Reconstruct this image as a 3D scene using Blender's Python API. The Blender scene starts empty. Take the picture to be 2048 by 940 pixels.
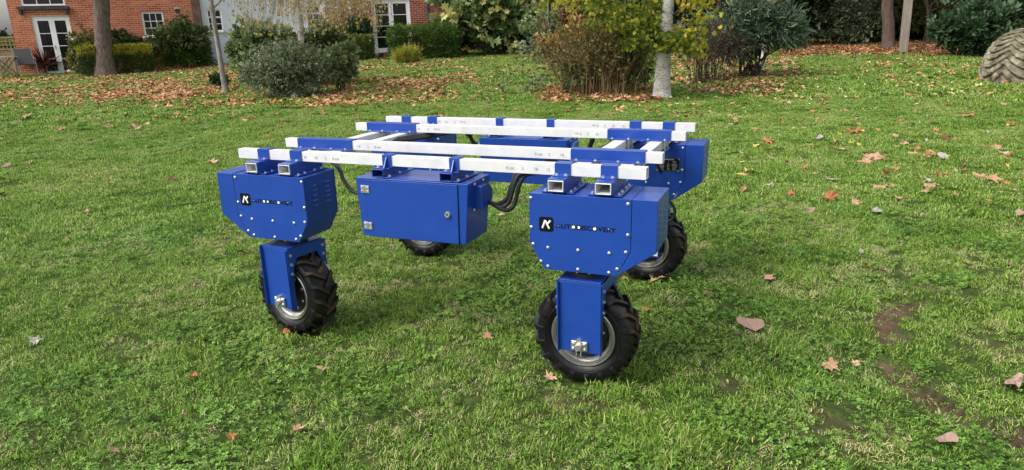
import bpy, bmesh, math, random
import numpy as np
from mathutils import Vector, Matrix, Euler
SC = bpy.context.scene
COL = SC.collection
R = math.radians
rng = np.random.default_rng(7)
random.seed(7)

# ---------------------------------------------------------------- camera
CF, CYAW, CPITCH, CROLL, CH = 1369.6, 22.536, 16.442, 1.522, 1.55
y_, p_, r_ = R(CYAW), R(CPITCH), R(CROLL)
cF = Vector((-math.sin(y_) * math.cos(p_), math.cos(y_) * math.cos(p_), -math.sin(p_)))
rt = Vector((math.cos(y_), math.sin(y_), 0)); up = rt.cross(cF)
cR = rt * math.cos(r_) - up * math.sin(r_); cU = up * math.cos(r_) + rt * math.sin(r_)
cC = Vector((0, 0, CH))
cam = bpy.data.objects.new('camera', bpy.data.cameras.new('camera')); COL.objects.link(cam)
cam.data.sensor_width = 36; cam.data.lens = 36 * CF / 2048
cam.data.clip_start = .05; cam.data.clip_end = 2000
M = Matrix((cR, cU, -cF)).transposed().to_4x4(); M.translation = cC
cam.matrix_world = M
SC.camera = cam

# ---------------------------------------------------------------- sky and sun (bright overcast)
SUN_EL, SUN_AZ = R(48), R(222)          # azimuth clockwise from +Y: behind and left of the camera
wd = bpy.data.worlds.new('World'); SC.world = wd; wd.use_nodes = True
nt = wd.node_tree; nt.nodes.clear()
sky = nt.nodes.new('ShaderNodeTexSky'); sky.sky_type = 'NISHITA'; sky.sun_disc = False
sky.sun_elevation = SUN_EL; sky.sun_rotation = SUN_AZ; sky.dust_density = 4; sky.air_density = 1.2; sky.ozone_density = 1
hs = nt.nodes.new('ShaderNodeHueSaturation'); hs.inputs['Saturation'].default_value = .28
bg = nt.nodes.new('ShaderNodeBackground'); bg.inputs['Strength'].default_value = .15
wo = nt.nodes.new('ShaderNodeOutputWorld')
nt.links.new(sky.outputs[0], hs.inputs['Color']); nt.links.new(hs.outputs[0], bg.inputs['Color']); nt.links.new(bg.outputs[0], wo.inputs[0])
sl = bpy.data.lights.new('sun', 'SUN'); sl.energy = .95; sl.angle = R(24); sl.color = (1, .955, .89)
so = bpy.data.objects.new('sun', sl); COL.objects.link(so)
sd = Vector((math.sin(SUN_AZ) * math.cos(SUN_EL), math.cos(SUN_AZ) * math.cos(SUN_EL), math.sin(SUN_EL)))
so.rotation_euler = sd.to_track_quat('Z', 'Y').to_euler()
SC.view_settings.view_transform = 'Standard'; SC.view_settings.look = 'None'
SC.view_settings.exposure = .80; SC.view_settings.gamma = 1

# ---------------------------------------------------------------- terrain and placing helpers
def sm(a, b, x):
    t = np.clip((x - a) / (b - a), 0, 1); return t * t * (3 - 2 * t)
def ground_z(x, y):
    x = np.asarray(x, float); y = np.asarray(y, float)
    r = np.hypot(x, y); az = np.degrees(np.arctan2(x, y))
    k = .026 + (.047 - .026) * sm(-55, -32, az)
    d = r - 12
    z = k * (np.sqrt(d * d + 9) + d) / 2 * np.where(r > 45, 45 / np.maximum(r, 1), 1)
    return z - k * .55 * np.exp(-r / 12) + .012 * np.sin(x * .9 + 1) * np.cos(y * .8) * sm(5, 12, r)
def ray(px, py): return cF + cR * ((px - 1024) / CF) - cU * ((py - 470) / CF)
def ground_at(px, py):
    d = ray(px, py); t = .5
    while t < 400:
        P = cC + d * t
        if P.z < float(ground_z(P.x, P.y)): break
        t *= 1.002
    P.z = float(ground_z(P.x, P.y)); return P
def at_depth(P, px, py):
    """point of the ray through (px,py) on the upright plane through P facing the camera"""
    nrm = Vector((cF.x, cF.y, 0)); d = ray(px, py)
    return cC + d * ((P - cC).dot(nrm) / d.dot(nrm))
def project(P):
    P = np.atleast_2d(P) - np.array(cC)
    z = P @ np.array(cF); return 1024 + CF * (P @ np.array(cR)) / z, 470 - CF * (P @ np.array(cU)) / z, z

def tag(o, label=None, cat=None, group=None, kind=None):
    if label: o['label'] = label
    if cat: o['category'] = cat
    if group: o['group'] = group
    if kind: o['kind'] = kind
    return o
def empty(name, loc, rz=0, parent=None):
    o = bpy.data.objects.new(name, None); COL.objects.link(o); o.location = loc; o.rotation_euler = (0, 0, rz)
    o.empty_display_size = .1
    if parent: o.parent = parent
    return o
def link(name, me, parent=None, loc=None):
    o = bpy.data.objects.new(name, me); COL.objects.link(o)
    if parent: o.parent = parent
    if loc is not None: o.location = loc
    return o
def copy_tree(o, parent=None):
    c = o.copy(); COL.objects.link(c); c.parent = parent
    for ch in list(o.children): copy_tree(ch, c)
    return c

# ---------------------------------------------------------------- materials
def mat(name, base=(.5, .5, .5), rough=.5, metal=0, spec=.5, coat=0, coat_r=.1):
    m = bpy.data.materials.new(name); m.use_nodes = True
    b = m.node_tree.nodes['Principled BSDF']
    b.inputs['Base Color'].default_value = (*base, 1); b.inputs['Roughness'].default_value = rough
    b.inputs['Metallic'].default_value = metal; b.inputs['Specular IOR Level'].default_value = spec
    b.inputs['Coat Weight'].default_value = coat; b.inputs['Coat Roughness'].default_value = coat_r
    return m
def nodes(m): return m.node_tree.nodes, m.node_tree.links, m.node_tree.nodes['Principled BSDF']
def ramp(N, stops, interp='LINEAR'):
    r = N.new('ShaderNodeValToRGB'); r.color_ramp.interpolation = interp
    e = r.color_ramp.elements
    while len(e) < len(stops): e.new(.5)
    for i, (p, c) in enumerate(stops): e[i].position = p; e[i].color = (*c, 1)
    return r
def noise(N, L, scale, detail=4, rough=.55, coord='Object', dims=None):
    tc = N.new('ShaderNodeTexCoord'); n = N.new('ShaderNodeTexNoise')
    n.inputs['Scale'].default_value = scale; n.inputs['Detail'].default_value = detail; n.inputs['Roughness'].default_value = rough
    if dims:
        mp = N.new('ShaderNodeMapping'); mp.inputs['Scale'].default_value = dims
        L.new(tc.outputs[coord], mp.inputs[0]); L.new(mp.outputs[0], n.inputs['Vector'])
    else: L.new(tc.outputs[coord], n.inputs['Vector'])
    return n
def noisy(name, stops, scale, rough=.6, bump=0, bscale=None, detail=5, dims=None, metal=0, spec=.4, rvar=0, **k):
    m = mat(name, stops[0][1], rough, metal, spec, **k); N, L, B = nodes(m)
    n = noise(N, L, scale, detail, dims=dims); r = ramp(N, stops)
    L.new(n.outputs['Fac'], r.inputs[0]); L.new(r.outputs[0], B.inputs['Base Color'])
    if bump:
        n2 = noise(N, L, bscale or scale * 3, 6, dims=dims); b = N.new('ShaderNodeBump'); b.inputs['Strength'].default_value = bump
        b.inputs['Distance'].default_value = .01
        L.new(n2.outputs['Fac'], b.inputs['Height']); L.new(b.outputs[0], B.inputs['Normal'])
    if rvar:
        n3 = noise(N, L, scale * 2.3, 4); mr = N.new('ShaderNodeMapRange')
        mr.inputs['To Min'].default_value = rough - rvar; mr.inputs['To Max'].default_value = rough + rvar
        L.new(n3.outputs['Fac'], mr.inputs[0]); L.new(mr.outputs[0], B.inputs['Roughness'])
    return m
BLUE = noisy('blue_paint', [(.3, (.009, .050, .285)), (.7, (.014, .062, .34))], 5, .36, .03, 260, rvar=.07, coat=.18, coat_r=.12, spec=.35)
def add_dust(m):
    N, L, B = nodes(m); src = B.inputs['Base Color'].links[0].from_socket
    n = noise(N, L, 55, 8, .75); r = ramp(N, [(.58, (0, 0, 0)), (.80, (1, 1, 1))]); L.new(n.outputs['Fac'], r.inputs[0])
    mx = N.new('ShaderNodeMix'); mx.data_type = 'RGBA'; mul = N.new('ShaderNodeMath'); mul.operation = 'MULTIPLY'; mul.inputs[1].default_value = .35
    L.new(r.outputs[0], mul.inputs[0]); L.new(mul.outputs[0], mx.inputs[0]); L.new(src, mx.inputs[6]); mx.inputs[7].default_value = (.10, .14, .26, 1)
    L.new(mx.outputs[2], B.inputs['Base Color'])
add_dust(BLUE)
WHITE = noisy('white_paint', [(.25, (.60, .60, .61)), (.6, (.70, .70, .71))], 14, .38, .02, 300, rvar=.08)
STEEL = noisy('zinc_steel', [(.3, (.50, .51, .50)), (.7, (.70, .70, .69))], 60, .36, .1, 200, metal=.85)
ALU = noisy('rim_alloy', [(.3, (.38, .37, .35)), (.7, (.56, .55, .53))], 30, .36, .05, 150, metal=.9)
BLACK = noisy('black_plastic', [(.3, (.012, .012, .013)), (.7, (.025, .025, .027))], 40, .5, .1)
INK = mat('black_print', (.004, .004, .005), .6, spec=.15); WINK = mat('white_print', (.85, .85, .85), .5); GINK = mat('grey_print', (.20, .20, .21), .6)
TUBEIN = mat('tube_inside', (.30, .30, .30), .7)
def rubber():
    m = mat('tyre_rubber', (.02, .02, .021), .42, spec=.32); N, L, B = nodes(m)
    n = noise(N, L, 9, 9, .7); at = N.new('ShaderNodeAttribute'); at.attribute_name = 'mud'
    ad = N.new('ShaderNodeMath'); ad.operation = 'ADD'; L.new(n.outputs['Fac'], ad.inputs[0]); L.new(at.outputs['Fac'], ad.inputs[1])
    r = ramp(N, [(.52, (.0, .0, .0)), (.66, (.22, .22, .22)), (.80, (1, 1, 1))]); L.new(ad.outputs[0], r.inputs[0])
    n2 = noise(N, L, 40, 5); mud = ramp(N, [(.3, (.035, .022, .014)), (.7, (.12, .075, .045))]); L.new(n2.outputs['Fac'], mud.inputs[0])
    mx = N.new('ShaderNodeMix'); mx.data_type = 'RGBA'; L.new(r.outputs[0], mx.inputs[0]); mx.inputs[6].default_value = (.007, .007, .008, 1); L.new(mud.outputs[0], mx.inputs[7])
    L.new(mx.outputs[2], B.inputs['Base Color'])
    rr = N.new('ShaderNodeMapRange'); rr.inputs['To Min'].default_value = .36; rr.inputs['To Max'].default_value = .9; L.new(r.outputs[0], rr.inputs[0]); L.new(rr.outputs[0], B.inputs['Roughness'])
    b = N.new('ShaderNodeBump'); b.inputs['Strength'].default_value = .35; b.inputs['Distance'].default_value = .004; L.new(n2.outputs['Fac'], b.inputs['Height']); L.new(b.outputs[0], B.inputs['Normal'])
    return m
RUBBER = rubber()

# ---------------------------------------------------------------- mesh builder
class MB:
    def __init__(s): s.bm = bmesh.new()
    def prism(s, poly, d0, d1, axis='y'):
        """poly: 2D points; extruded along axis from d0 to d1 (axis y: poly=(x,z); x: (y,z); z: (x,y))"""
        def P(a, b, d): return (a, d, b) if axis == 'y' else (d, a, b) if axis == 'x' else (a, b, d)
        v0 = [s.bm.verts.new(P(a, b, d0)) for a, b in poly]; v1 = [s.bm.verts.new(P(a, b, d1)) for a, b in poly]
        n = len(poly); fs = [s.bm.faces.new(v0), s.bm.faces.new(v1[::-1])]
        for i in range(n): fs.append(s.bm.faces.new((v0[i], v1[i], v1[(i + 1) % n], v0[(i + 1) % n])))
        bmesh.ops.recalc_face_normals(s.bm, faces=fs); return s
    def box(s, x0, x1, y0, y1, z0, z1): return s.prism([(x0, z0), (x1, z0), (x1, z1), (x0, z1)], y0, y1)
    def cyl(s, c, r, h, axis='z', n=12, r2=None):
        """starts at c, goes h along axis"""
        r2 = r if r2 is None else r2; vs = []
        for rr, d in ((r, 0), (r2, h)):
            ring = []
            for i in range(n):
                a = 2 * math.pi * i / n; u, v = rr * math.cos(a), rr * math.sin(a)
                ring.append(s.bm.verts.new((c[0] + u, c[1] + v, c[2] + d) if axis == 'z' else (c[0] + u, c[1] + d, c[2] + v) if axis == 'y' else (c[0] + d, c[1] + u, c[2] + v)))
            vs.append(ring)
        fs = [s.bm.faces.new(vs[0]), s.bm.faces.new(vs[1][::-1])]
        for i in range(n): fs.append(s.bm.faces.new((vs[0][i], vs[0][(i + 1) % n], vs[1][(i + 1) % n], vs[1][i])))
        bmesh.ops.recalc_face_normals(s.bm, faces=fs); return s
    def lathe(s, prof, n=48, axis='y', c=(0, 0, 0), closed=False):
        """prof: (radius, offset along axis)"""
        rings = []
        for r, d in prof:
            ring = []
            for i in range(n):
                a = 2 * math.pi * i / n; u, v = r * math.cos(a), r * math.sin(a)
                ring.append(s.bm.verts.new((c[0] + u, c[1] + d, c[2] + v) if axis == 'y' else (c[0] + u, c[1] + v, c[2] + d)))
            rings.append(ring)
        fs = []; m = len(rings)
        for k in range(m if closed else m - 1):
            A, B = rings[k], rings[(k + 1) % m]
            for i in range(n): fs.append(s.bm.faces.new((A[i], A[(i + 1) % n], B[(i + 1) % n], B[i])))
        bmesh.ops.recalc_face_normals(s.bm, faces=fs); return s
    def tube(s, pts, rad, n=8, cap=True, wob=0):
        pts = [Vector(p) for p in pts]
        rads = [rad] * len(pts) if not hasattr(rad, '__len__') else rad
        prev = None; u = None
        for i, p in enumerate(pts):
            t = (pts[min(i + 1, len(pts) - 1)] - pts[max(i - 1, 0)]).normalized()
            if u is None:
                u = t.orthogonal().normalized()
            else:
                u = (u - t * u.dot(t)).normalized()
            v = t.cross(u)
            ring = [s.bm.verts.new(p + (u * math.cos(2 * math.pi * k / n) + v * math.sin(2 * math.pi * k / n)) * rads[i] * (1 + wob * random.uniform(-1, 1))) for k in range(n)]
            if prev:
                for k in range(n): s.bm.faces.new((prev[k], prev[(k + 1) % n], ring[(k + 1) % n], ring[k]))
            elif cap: s.bm.faces.new(ring[::-1])
            prev = ring
        if cap: s.bm.faces.new(prev)
        return s
    def build(s, name, m, parent=None, loc=None, bevel=0, smooth=False, rot=None, seg=2):
        me = bpy.data.meshes.new(name); s.bm.to_mesh(me); s.bm.free(); me.materials.append(m)
        if smooth:
            me.polygons.foreach_set('use_smooth', [True] * len(me.polygons))
            if smooth != 'all': me.set_sharp_from_angle(angle=R(40))
        o = link(name, me, parent, loc)
        if rot: o.rotation_euler = rot
        if bevel:
            b = o.modifiers.new('bevel', 'BEVEL'); b.width = bevel; b.segments = seg; b.limit_method = 'ANGLE'; b.angle_limit = R(30)
            me.polygons.foreach_set('use_smooth', [True] * len(me.polygons)); b.harden_normals = True
            me.set_sharp_from_angle(angle=R(60))
        return o
def curve_pts(ctrl, n=8):
    """Catmull-Rom through control points"""
    P = [Vector(p) for p in ctrl]; P = [P[0] * 2 - P[1]] + P + [P[-1] * 2 - P[-2]]; out = []
    for i in range(1, len(P) - 2):
        for j in range(n):
            t = j / n; a, b, c, d = P[i - 1:i + 3]
            out.append(.5 * ((2 * b) + (c - a) * t + (2 * a - 5 * b + 4 * c - d) * t * t + (3 * b - a - 3 * c + d) * t ** 3))
    out.append(P[-2]); return out
def np_mesh(name, V, F, m, tone=None, nper=None, smooth=False):
    me = bpy.data.meshes.new(name); V = np.asarray(V, np.float32); F = np.asarray(F, np.int32)
    k = F.shape[1]; me.vertices.add(len(V)); me.vertices.foreach_set('co', V.ravel())
    me.loops.add(F.size); me.loops.foreach_set('vertex_index', F.ravel())
    me.polygons.add(len(F)); me.polygons.foreach_set('loop_start', np.arange(0, F.size, k, dtype=np.int32)); me.polygons.foreach_set('loop_total', np.full(len(F), k, np.int32))
    me.polygons.foreach_set('use_smooth', np.full(len(F), bool(smooth)))
    if tone is not None:
        a = me.attributes.new('tone', 'FLOAT', 'POINT'); a.data.foreach_set('value', np.asarray(tone, np.float32))
    me.update(calc_edges=True); me.validate(); me.materials.append(m); return me
def text_mesh(txt, size, m, name='lettering', depth=.0004, off=0):
    cu = bpy.data.curves.new('txt', 'FONT'); cu.body = txt; cu.size = size; cu.extrude = depth; cu.offset = off
    to = bpy.data.objects.new('txt', cu); COL.objects.link(to)
    dg = bpy.context.evaluated_depsgraph_get(); dg.update()
    me = bpy.data.meshes.new_from_object(to.evaluated_get(dg)); me.name = name
    bpy.data.objects.remove(to); me.materials.clear(); me.materials.append(m); return me
def bounds(me):
    a = np.array([v.co[:] for v in me.vertices]); return a.min(0), a.max(0)
#@@ROBOT
# ================================================================ THE ROBOT
XL, XR, ZB, ZT = -2.6956, -.5442, .9535, 1.0028
YC = 3.513
robot = empty('farm_robot', (-1.62, YC, 0))
tag(robot, 'blue and white four wheeled farm robot with open beam frame standing on the lawn', 'robot')
OX, OY = -1.62, YC
def L_(x, y, z): return (x - OX, y - OY, z)

bolt_me = None
def bolt_mesh(r=.0068, h=.006):
    m = MB(); m.cyl((0, 0, 0), r * 1.35, .0015, 'z', 12); m.cyl((0, 0, .0015), r, h, 'z', 6, r * .93)
    o = m.build('bolt', STEEL); me = o.data; bpy.data.objects.remove(o); return me
def dome_mesh(r=.0082):
    m = MB(); m.lathe([(.0001, .0055), (r * .35, .0053), (r * .75, .0040), (r, .0015), (r, 0)], 12, 'z'); m.cyl((0, 0, .0046), r * .36, .0014, 'z', 6)
    o = m.build('bolt', STEEL, smooth=True); me = o.data; bpy.data.objects.remove(o); return me
HEX, DOME = bolt_mesh(), dome_mesh()
def bolt(parent, loc, direction='z', me=None):
    o = link('bolt', me or HEX, parent, loc)
    a = random.uniform(0, 1)
    o.rotation_euler = {'z': (0, 0, a), '-y': (R(90), 0, 0), 'y': (R(-90), 0, 0), 'x': (0, R(90), 0), '-x': (0, R(-90), 0), '-z': (R(180), 0, a)}[direction]
    return o

# --- long beams
beamY = {'A': 2.769, 'B': 3.139, 'C': 3.837, 'D': 4.2075}
BW = .05
def hollow_x(x0, x1, y0, y1, z0, z1, t=.004):
    m = MB()
    m.box(x0, x1, y0, y1, z0, z0 + t); m.box(x0, x1, y0, y1, z1 - t, z1)
    m.box(x0, x1, y0, y0 + t, z0 + t, z1 - t); m.box(x0, x1, y1 - t, y1, z0 + t, z1 - t); return m
def hollow_shell(axis, a0, a1, b0, b1, z0, z1, t=.004):
    """rectangular tube with open ends, clean shell: outer, inner and end rings"""
    m = MB(); bm = m.bm
    def P(a, b, z): return (a, b, z) if axis == 'x' else (b, a, z)
    def ring(a, tt): return [bm.verts.new(P(a, *q)) for q in ((b0 + tt, z0 + tt), (b1 - tt, z0 + tt), (b1 - tt, z1 - tt), (b0 + tt, z1 - tt))]
    o0, o1, i0, i1 = ring(a0, 0), ring(a1, 0), ring(a0, t), ring(a1, t); fs = []
    for A, B in ((o0, o1), (i1, i0), (i0, o0), (o1, i1)):
        for k in range(4): fs.append(bm.faces.new((A[k], A[(k + 1) % 4], B[(k + 1) % 4], B[k])))
    bmesh.ops.recalc_face_normals(bm, faces=fs); return m
beams = {}
for k, y in beamY.items():
    b = hollow_shell('x', XL, XR, y, y + BW, ZB, ZT).build('beam', WHITE, robot, bevel=.004, seg=3)
    b.location = (-OX, -OY, 0); beams[k] = b
# --- scale marks printed on the beams
mark_cache = {}
def mark(beam, txt, x, flip=False, s=.020):
    if txt not in mark_cache: mark_cache[txt] = text_mesh(txt, s, GINK, 'scale_mark', .0002)
    o = link('scale_mark', mark_cache[txt], beams[beam]); y = beamY[beam] - .0006
    lo, hi = bounds(mark_cache[txt]); w = (hi[0] - lo[0]) / 2; z = .976
    if not flip: o.location = (x - w, y, z - .007); o.rotation_euler = (R(90), 0, 0)
    else: o.location = (x + w, y, z + .007); o.rotation_euler = (R(90), R(180), 0)
def xb(px, py, Y):
    d = ray(px, py); t = (Y - cC.y) / d.y; return cC.x + d.x * t
for px, t in ((610, '15'), (631, '10'), (651, '5'), (671, '0 cm')): mark('A', t, xb(px, 316, 2.769))
for px, t in ((1020, '0 cm'), (1045, '5'), (1071, '10'), (1095, '15')): mark('A', t, xb(px, 338, 2.769))
for px, t in ((717, '10'), (736, '5'), (755, '0 cm')): mark('B', t, xb(px, 295, 3.139))
for px, t in ((1077, '0 cm'), (1098, '5'), (1123, '10')): mark('B', t, xb(px, 311, 3.139))
for px, t in ((839, '10'), (857, '5'), (874, '0 cm')): mark('C', t, xb(px, 262, 3.837), True)
for px, t in ((1157, '0 cm'), (1176, '5'), (1196, '10')): mark('C', t, xb(px, 271, 3.837), True)
for px, t in ((880, '15'), (894, '10'), (910, '5'), (926, '0 cm')): mark('D', t, xb(px, 246, 4.2075), True)
for px, t in ((1191, '0 cm'), (1210, '5'), (1228, '10'), (1249, '15')): mark('D', t, xb(px, 252, 4.2075), True)

# --- cross beams with the blue sleeves on the modules
CROSSX = (-2.527, -2.321, -.904, -.700)
for x in CROSSX:
    b = hollow_shell('y', 2.667, 7.026 - 2.667, x - .034, x + .034, .9045, .9515).build('cross_beam', WHITE, robot, bevel=.003)
    b.location = (-OX, -OY, 0)
    m = hollow_shell('y', 2.675, 7.026 - 2.675, x - .0335, x + .0335, .905, .951, .003)   # inner lining is grey inside
    m.bm.free()

def hat(x0, x1, y, foot=.03, t=.004, gap=.0015, zf=ZB + .0005):
    """saddle bracket over a long beam: front, top, back and two feet"""
    m = MB(); y0, y1 = y - gap, y + BW + gap; zt = ZT + gap
    m.prism([(y0 - t, zf), (y0 - t, zt + t), (y1 + t, zt + t), (y1 + t, zf), (y1 + t + foot, zf), (y1 + t + foot, zf + t + .002), (y1 + t + .0001, zf + t + .002)][:0] or
            [(y0 - t - foot, zf), (y0 - t - foot, zf + t), (y0 - t, zf + t), (y0 - t, zt + t), (y1 + t, zt + t), (y1 + t, zf + t), (y1 + t + foot, zf + t), (y1 + t + foot, zf), (y1, zf), (y1, zt), (y0, zt), (y0, zf)], x0, x1, 'x')
    return m
for k in ('A', 'D'):
    y = beamY[k]
    for x in CROSSX:
        h = hat(x - .036, x + .036, y, .034, .004, zf=.9565).build('beam_clamp', BLUE, robot, bevel=.0015); h.location = (-OX, -OY, 0)
        for dx in (-.020, .020):
            for yy in (y - .022, y + BW + .022): bolt(h, (x + dx, yy, .9605))
for k in ('B', 'C'):
    y = beamY[k]
    for x0, x1 in ((-2.606, -2.238), (-.984, -.624)):
        h = hat(x0, x1, y, .026, .004, zf=.9535).build('beam_clamp', BLUE, robot, bevel=.0015); h.location = (-OX, -OY, 0)
        cx = (CROSSX[0], CROSSX[1]) if x0 < -2 else (CROSSX[2], CROSSX[3])
        for c in cx:
            for s_ in (-.047, .047):
                for yy in (y - .018, y + BW + .018):
                    bolt(h, (c + s_, yy, .9575))
                    r_o = MB().cyl((c + s_, yy, .893), .0055, .060, 'z', 8).build('bolt_shank', STEEL, h)
            MB().box(c - .06, c + .06, y - .03, y + BW + .03, .897, .902).build('clamp_plate', BLUE, h, bevel=.001)

# --- drive modules
def plate_poly(g=0):
    return [(-.222 + g, .892 - g), (.222 - g, .892 - g), (.222 - g, .670), (.162 - g, .555 + g), (-.157 + g, .555 + g), (-.222 + g, .670)]
PLATE_BOLTS = [(-.213, .871), (-.213, .741), (-.206, .665), (-.171, .589), (-.139, .569), (-.003, .569), (.133, .569), (.168, .589), (.203, .666), (.210, .741), (.208, .872), (-.138, .655), (-.003, .655), (.133, .655)]
def louvre_mesh():
    m = MB(); v = []
    n = 7
    for j, (dz, off) in enumerate(((-.005, .0), (.001, .006), (.006, .0))):
        for i in range(n):
            t = i / (n - 1); e = math.sin(math.pi * min(1, max(0, t))) ** .35
            v.append(m.bm.verts.new((-off * e, (t - .5) * .048, dz)))
    for j in range(2):
        for i in range(n - 1): m.bm.faces.new((v[j * n + i], v[j * n + i + 1], v[(j + 1) * n + i + 1], v[(j + 1) * n + i]))
    o = m.build('louvre', BLUE, smooth='all'); me = o.data; bpy.data.objects.remove(o); return me
LOUV = louvre_mesh()
def make_module():
    D = .1275
    mo = MB().prism(plate_poly(.002), -D + .003, D - .003).build('drive_module', BLUE, robot, bevel=.003)
    for s_ in (-1, 1):
        pl = MB().prism(plate_poly(), s_ * (D - .003) - .0, s_ * D).build('cover_plate', BLUE, mo, bevel=.0012)
        for x, z in PLATE_BOLTS: bolt(pl, (x, s_ * D, z), 'y' if s_ > 0 else '-y', DOME)
    MB().prism([(.224, .893), (.329, .893), (.329, .672), (.166, .556), (.2235, .670)], -D, D).build('side_cover', BLUE, mo, bevel=.003)
    for yc in (-.055, .050):
        for i in range(5):
            l = link('louvre', LOUV, mo, (-.2205, yc, .835 - i * .0255))
            l = link('louvre', LOUV, mo, (.3285, yc, .835 - i * .0255)); l.rotation_euler = (0, 0, R(180))
    # sleeves and their bolted feet
    for sx in (-.103, .103):
        sv = hollow_shell('y', -D + .004, D - .0, sx - .0385, sx + .0385, .8985, .9562, .004).build('sleeve', BLUE, mo, bevel=.002)
        for s_ in (-1, 1):
            a, b = sorted((sx + s_ * .0386, sx + s_ * .072))
            MB().box(a, b, -D + .02, D - .01, .8935, .8985).build('foot_plate', BLUE, sv, bevel=.001)
            for yy in (-.085, -.03, .045, .095): bolt(sv, (sx + s_ * .056, yy, .8985))
    return mo
def place_module(mo, cx, cy, rz):
    mo.location = L_(cx, cy, 0); mo.rotation_euler = (0, 0, rz)
MCX, MCY, MLX = -.803, 2.7985, -2.437
mod0 = make_module()
mods = [mod0] + [copy_tree(mod0, robot) for _ in range(3)]
place_module(mods[0], MCX, MCY, 0); place_module(mods[1], MLX, MCY, R(180))
place_module(mods[2], MCX, 7.026 - MCY, 0); place_module(mods[3], MLX, 7.026 - MCY, R(180))
for mo_ in (mods[1], mods[3]):
    for c_ in mo_.children:
        if c_.name.startswith('sleeve'): c_.location.x -= .013

# --- logo and lettering on the two front plates
def build_logo(mo, flip, x0, txt_x0, txt_w):
    """mo local; flip: module is turned by 180 degrees, so its outer face is local +y"""
    D = .1275; root = MB()
    s = .064
    n = 6; poly = []
    for cx, cz, a0 in ((s - .010, s - .010, 0), (.010, s - .010, 90), (.010, .010, 180), (s - .010, .010, 270)):
        for i in range(n + 1):
            a = R(a0 + 90 * i / n); poly.append((cx + .010 * math.cos(a), cz + .010 * math.sin(a)))
    lg = MB().prism(poly, -.0012, 0).build('logo_badge', INK, mo)
    def stroke(a, b, w=.0075):
        a, b = Vector(a), Vector(b); d = (b - a).normalized(); p = Vector((-d.y, d.x)) * w / 2
        return [tuple(a - p), tuple(b - p), tuple(b + p), tuple(a + p)]
    m = MB()
    for i, (a, b) in enumerate((((.014, .014), (.0275, .050)), ((.0275, .050), (.046, .014)), ((.0335, .030), (.051, .050)))):
        m.prism(stroke(a, b), -.0018 - .0001 * i, -.0012)
    m.build('logo_sign', WINK, lg)
    # letters one after another, with white discs in the counters like the photograph
    letters = 'AUTODISCOVERY'; mes = [text_mesh(c, .03, INK, 'letter', .0003, .0006) for c in letters]
    B = [bounds(me) for me in mes]; gap = .0028
    tot = sum(b[1][0] - b[0][0] for b in B) + gap * 12; k = txt_w / tot; x = txt_x0 - x0; sign = None
    bm = bmesh.new(); wm = MB(); hh = max(b[1][1] for b in B) * .93
    for c, me, (lo, hi) in zip(letters, mes, B):
        w = (hi[0] - lo[0]) * k; T = Matrix.Translation((x, -.0006, .020)) @ Matrix.Rotation(R(90), 4, 'X') @ Matrix.Diagonal((k, .92, 1, 1)) @ Matrix.Translation((-lo[0], 0, 0))
        me.transform(T); bm.from_mesh(me)
        zc = .020 + hh * .48
        if c in 'OD': wm.cyl((x + w * (.5 if c == 'O' else .46), -.0009, zc), w * .31, .0004, 'y', 16)
        if c == 'A': wm.cyl((x + w * .5, -.0009, zc - .001), w * .15, .0004, 'y', 8)
        if c == 'R': wm.cyl((x + w * .46, -.0009, .020 + hh * .72), w * .25, .0004, 'y', 12)
        x += w + gap * k - (.0035 if c == 'R' else 0)
    tm = bpy.data.meshes.new('lettering'); bm.to_mesh(tm); bm.free(); tm.materials.append(INK)
    t = link('lettering', tm, lg); wm.build('letter_fill', WINK, t)
    if flip: lg.location = (-x0, D + .0004, .727); lg.rotation_euler = (0, 0, R(180))
    else: lg.location = (x0, -D - .0004, .727)
build_logo(mods[0], False, -.177, -.101, .263)
build_logo(mods[1], True, -.190, -.115, .263)

# --- name plate on the rear right module
np_ = MB().box(-.07, .07, -.0012, 0, -.042, .042).build('name_plate', INK, mods[2]); np_.location = (.125, -.1276, .770)
m = MB()
m.box(-.068, .068, -.0016, -.0012, .0385, .0395); m.box(-.068, .068, -.0016, -.0012, -.0395, -.0385)
m.box(-.068, -.067, -.0016, -.0012, -.0385, .0385); m.box(.067, .068, -.0016, -.0012, -.0385, .0385)
m.box(-.035, .035, -.0016, -.0012, .028, .034)
for i in range(7):
    z = .019 - i * .0085
    for a, b in ((-.058, -.020), (-.006, .012), (.022, .056)): m.box(a + random.uniform(0, .008), b - random.uniform(0, .01), -.0016, -.0012, z, z + .0035)
m.build('plate_text', STEEL, np_)
for sx in (-.062, .062):
    for sz in (-.035, .035): bolt(np_, (sx, -.0014, sz), '-y', None).scale = (.5, .5, .5)

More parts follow.
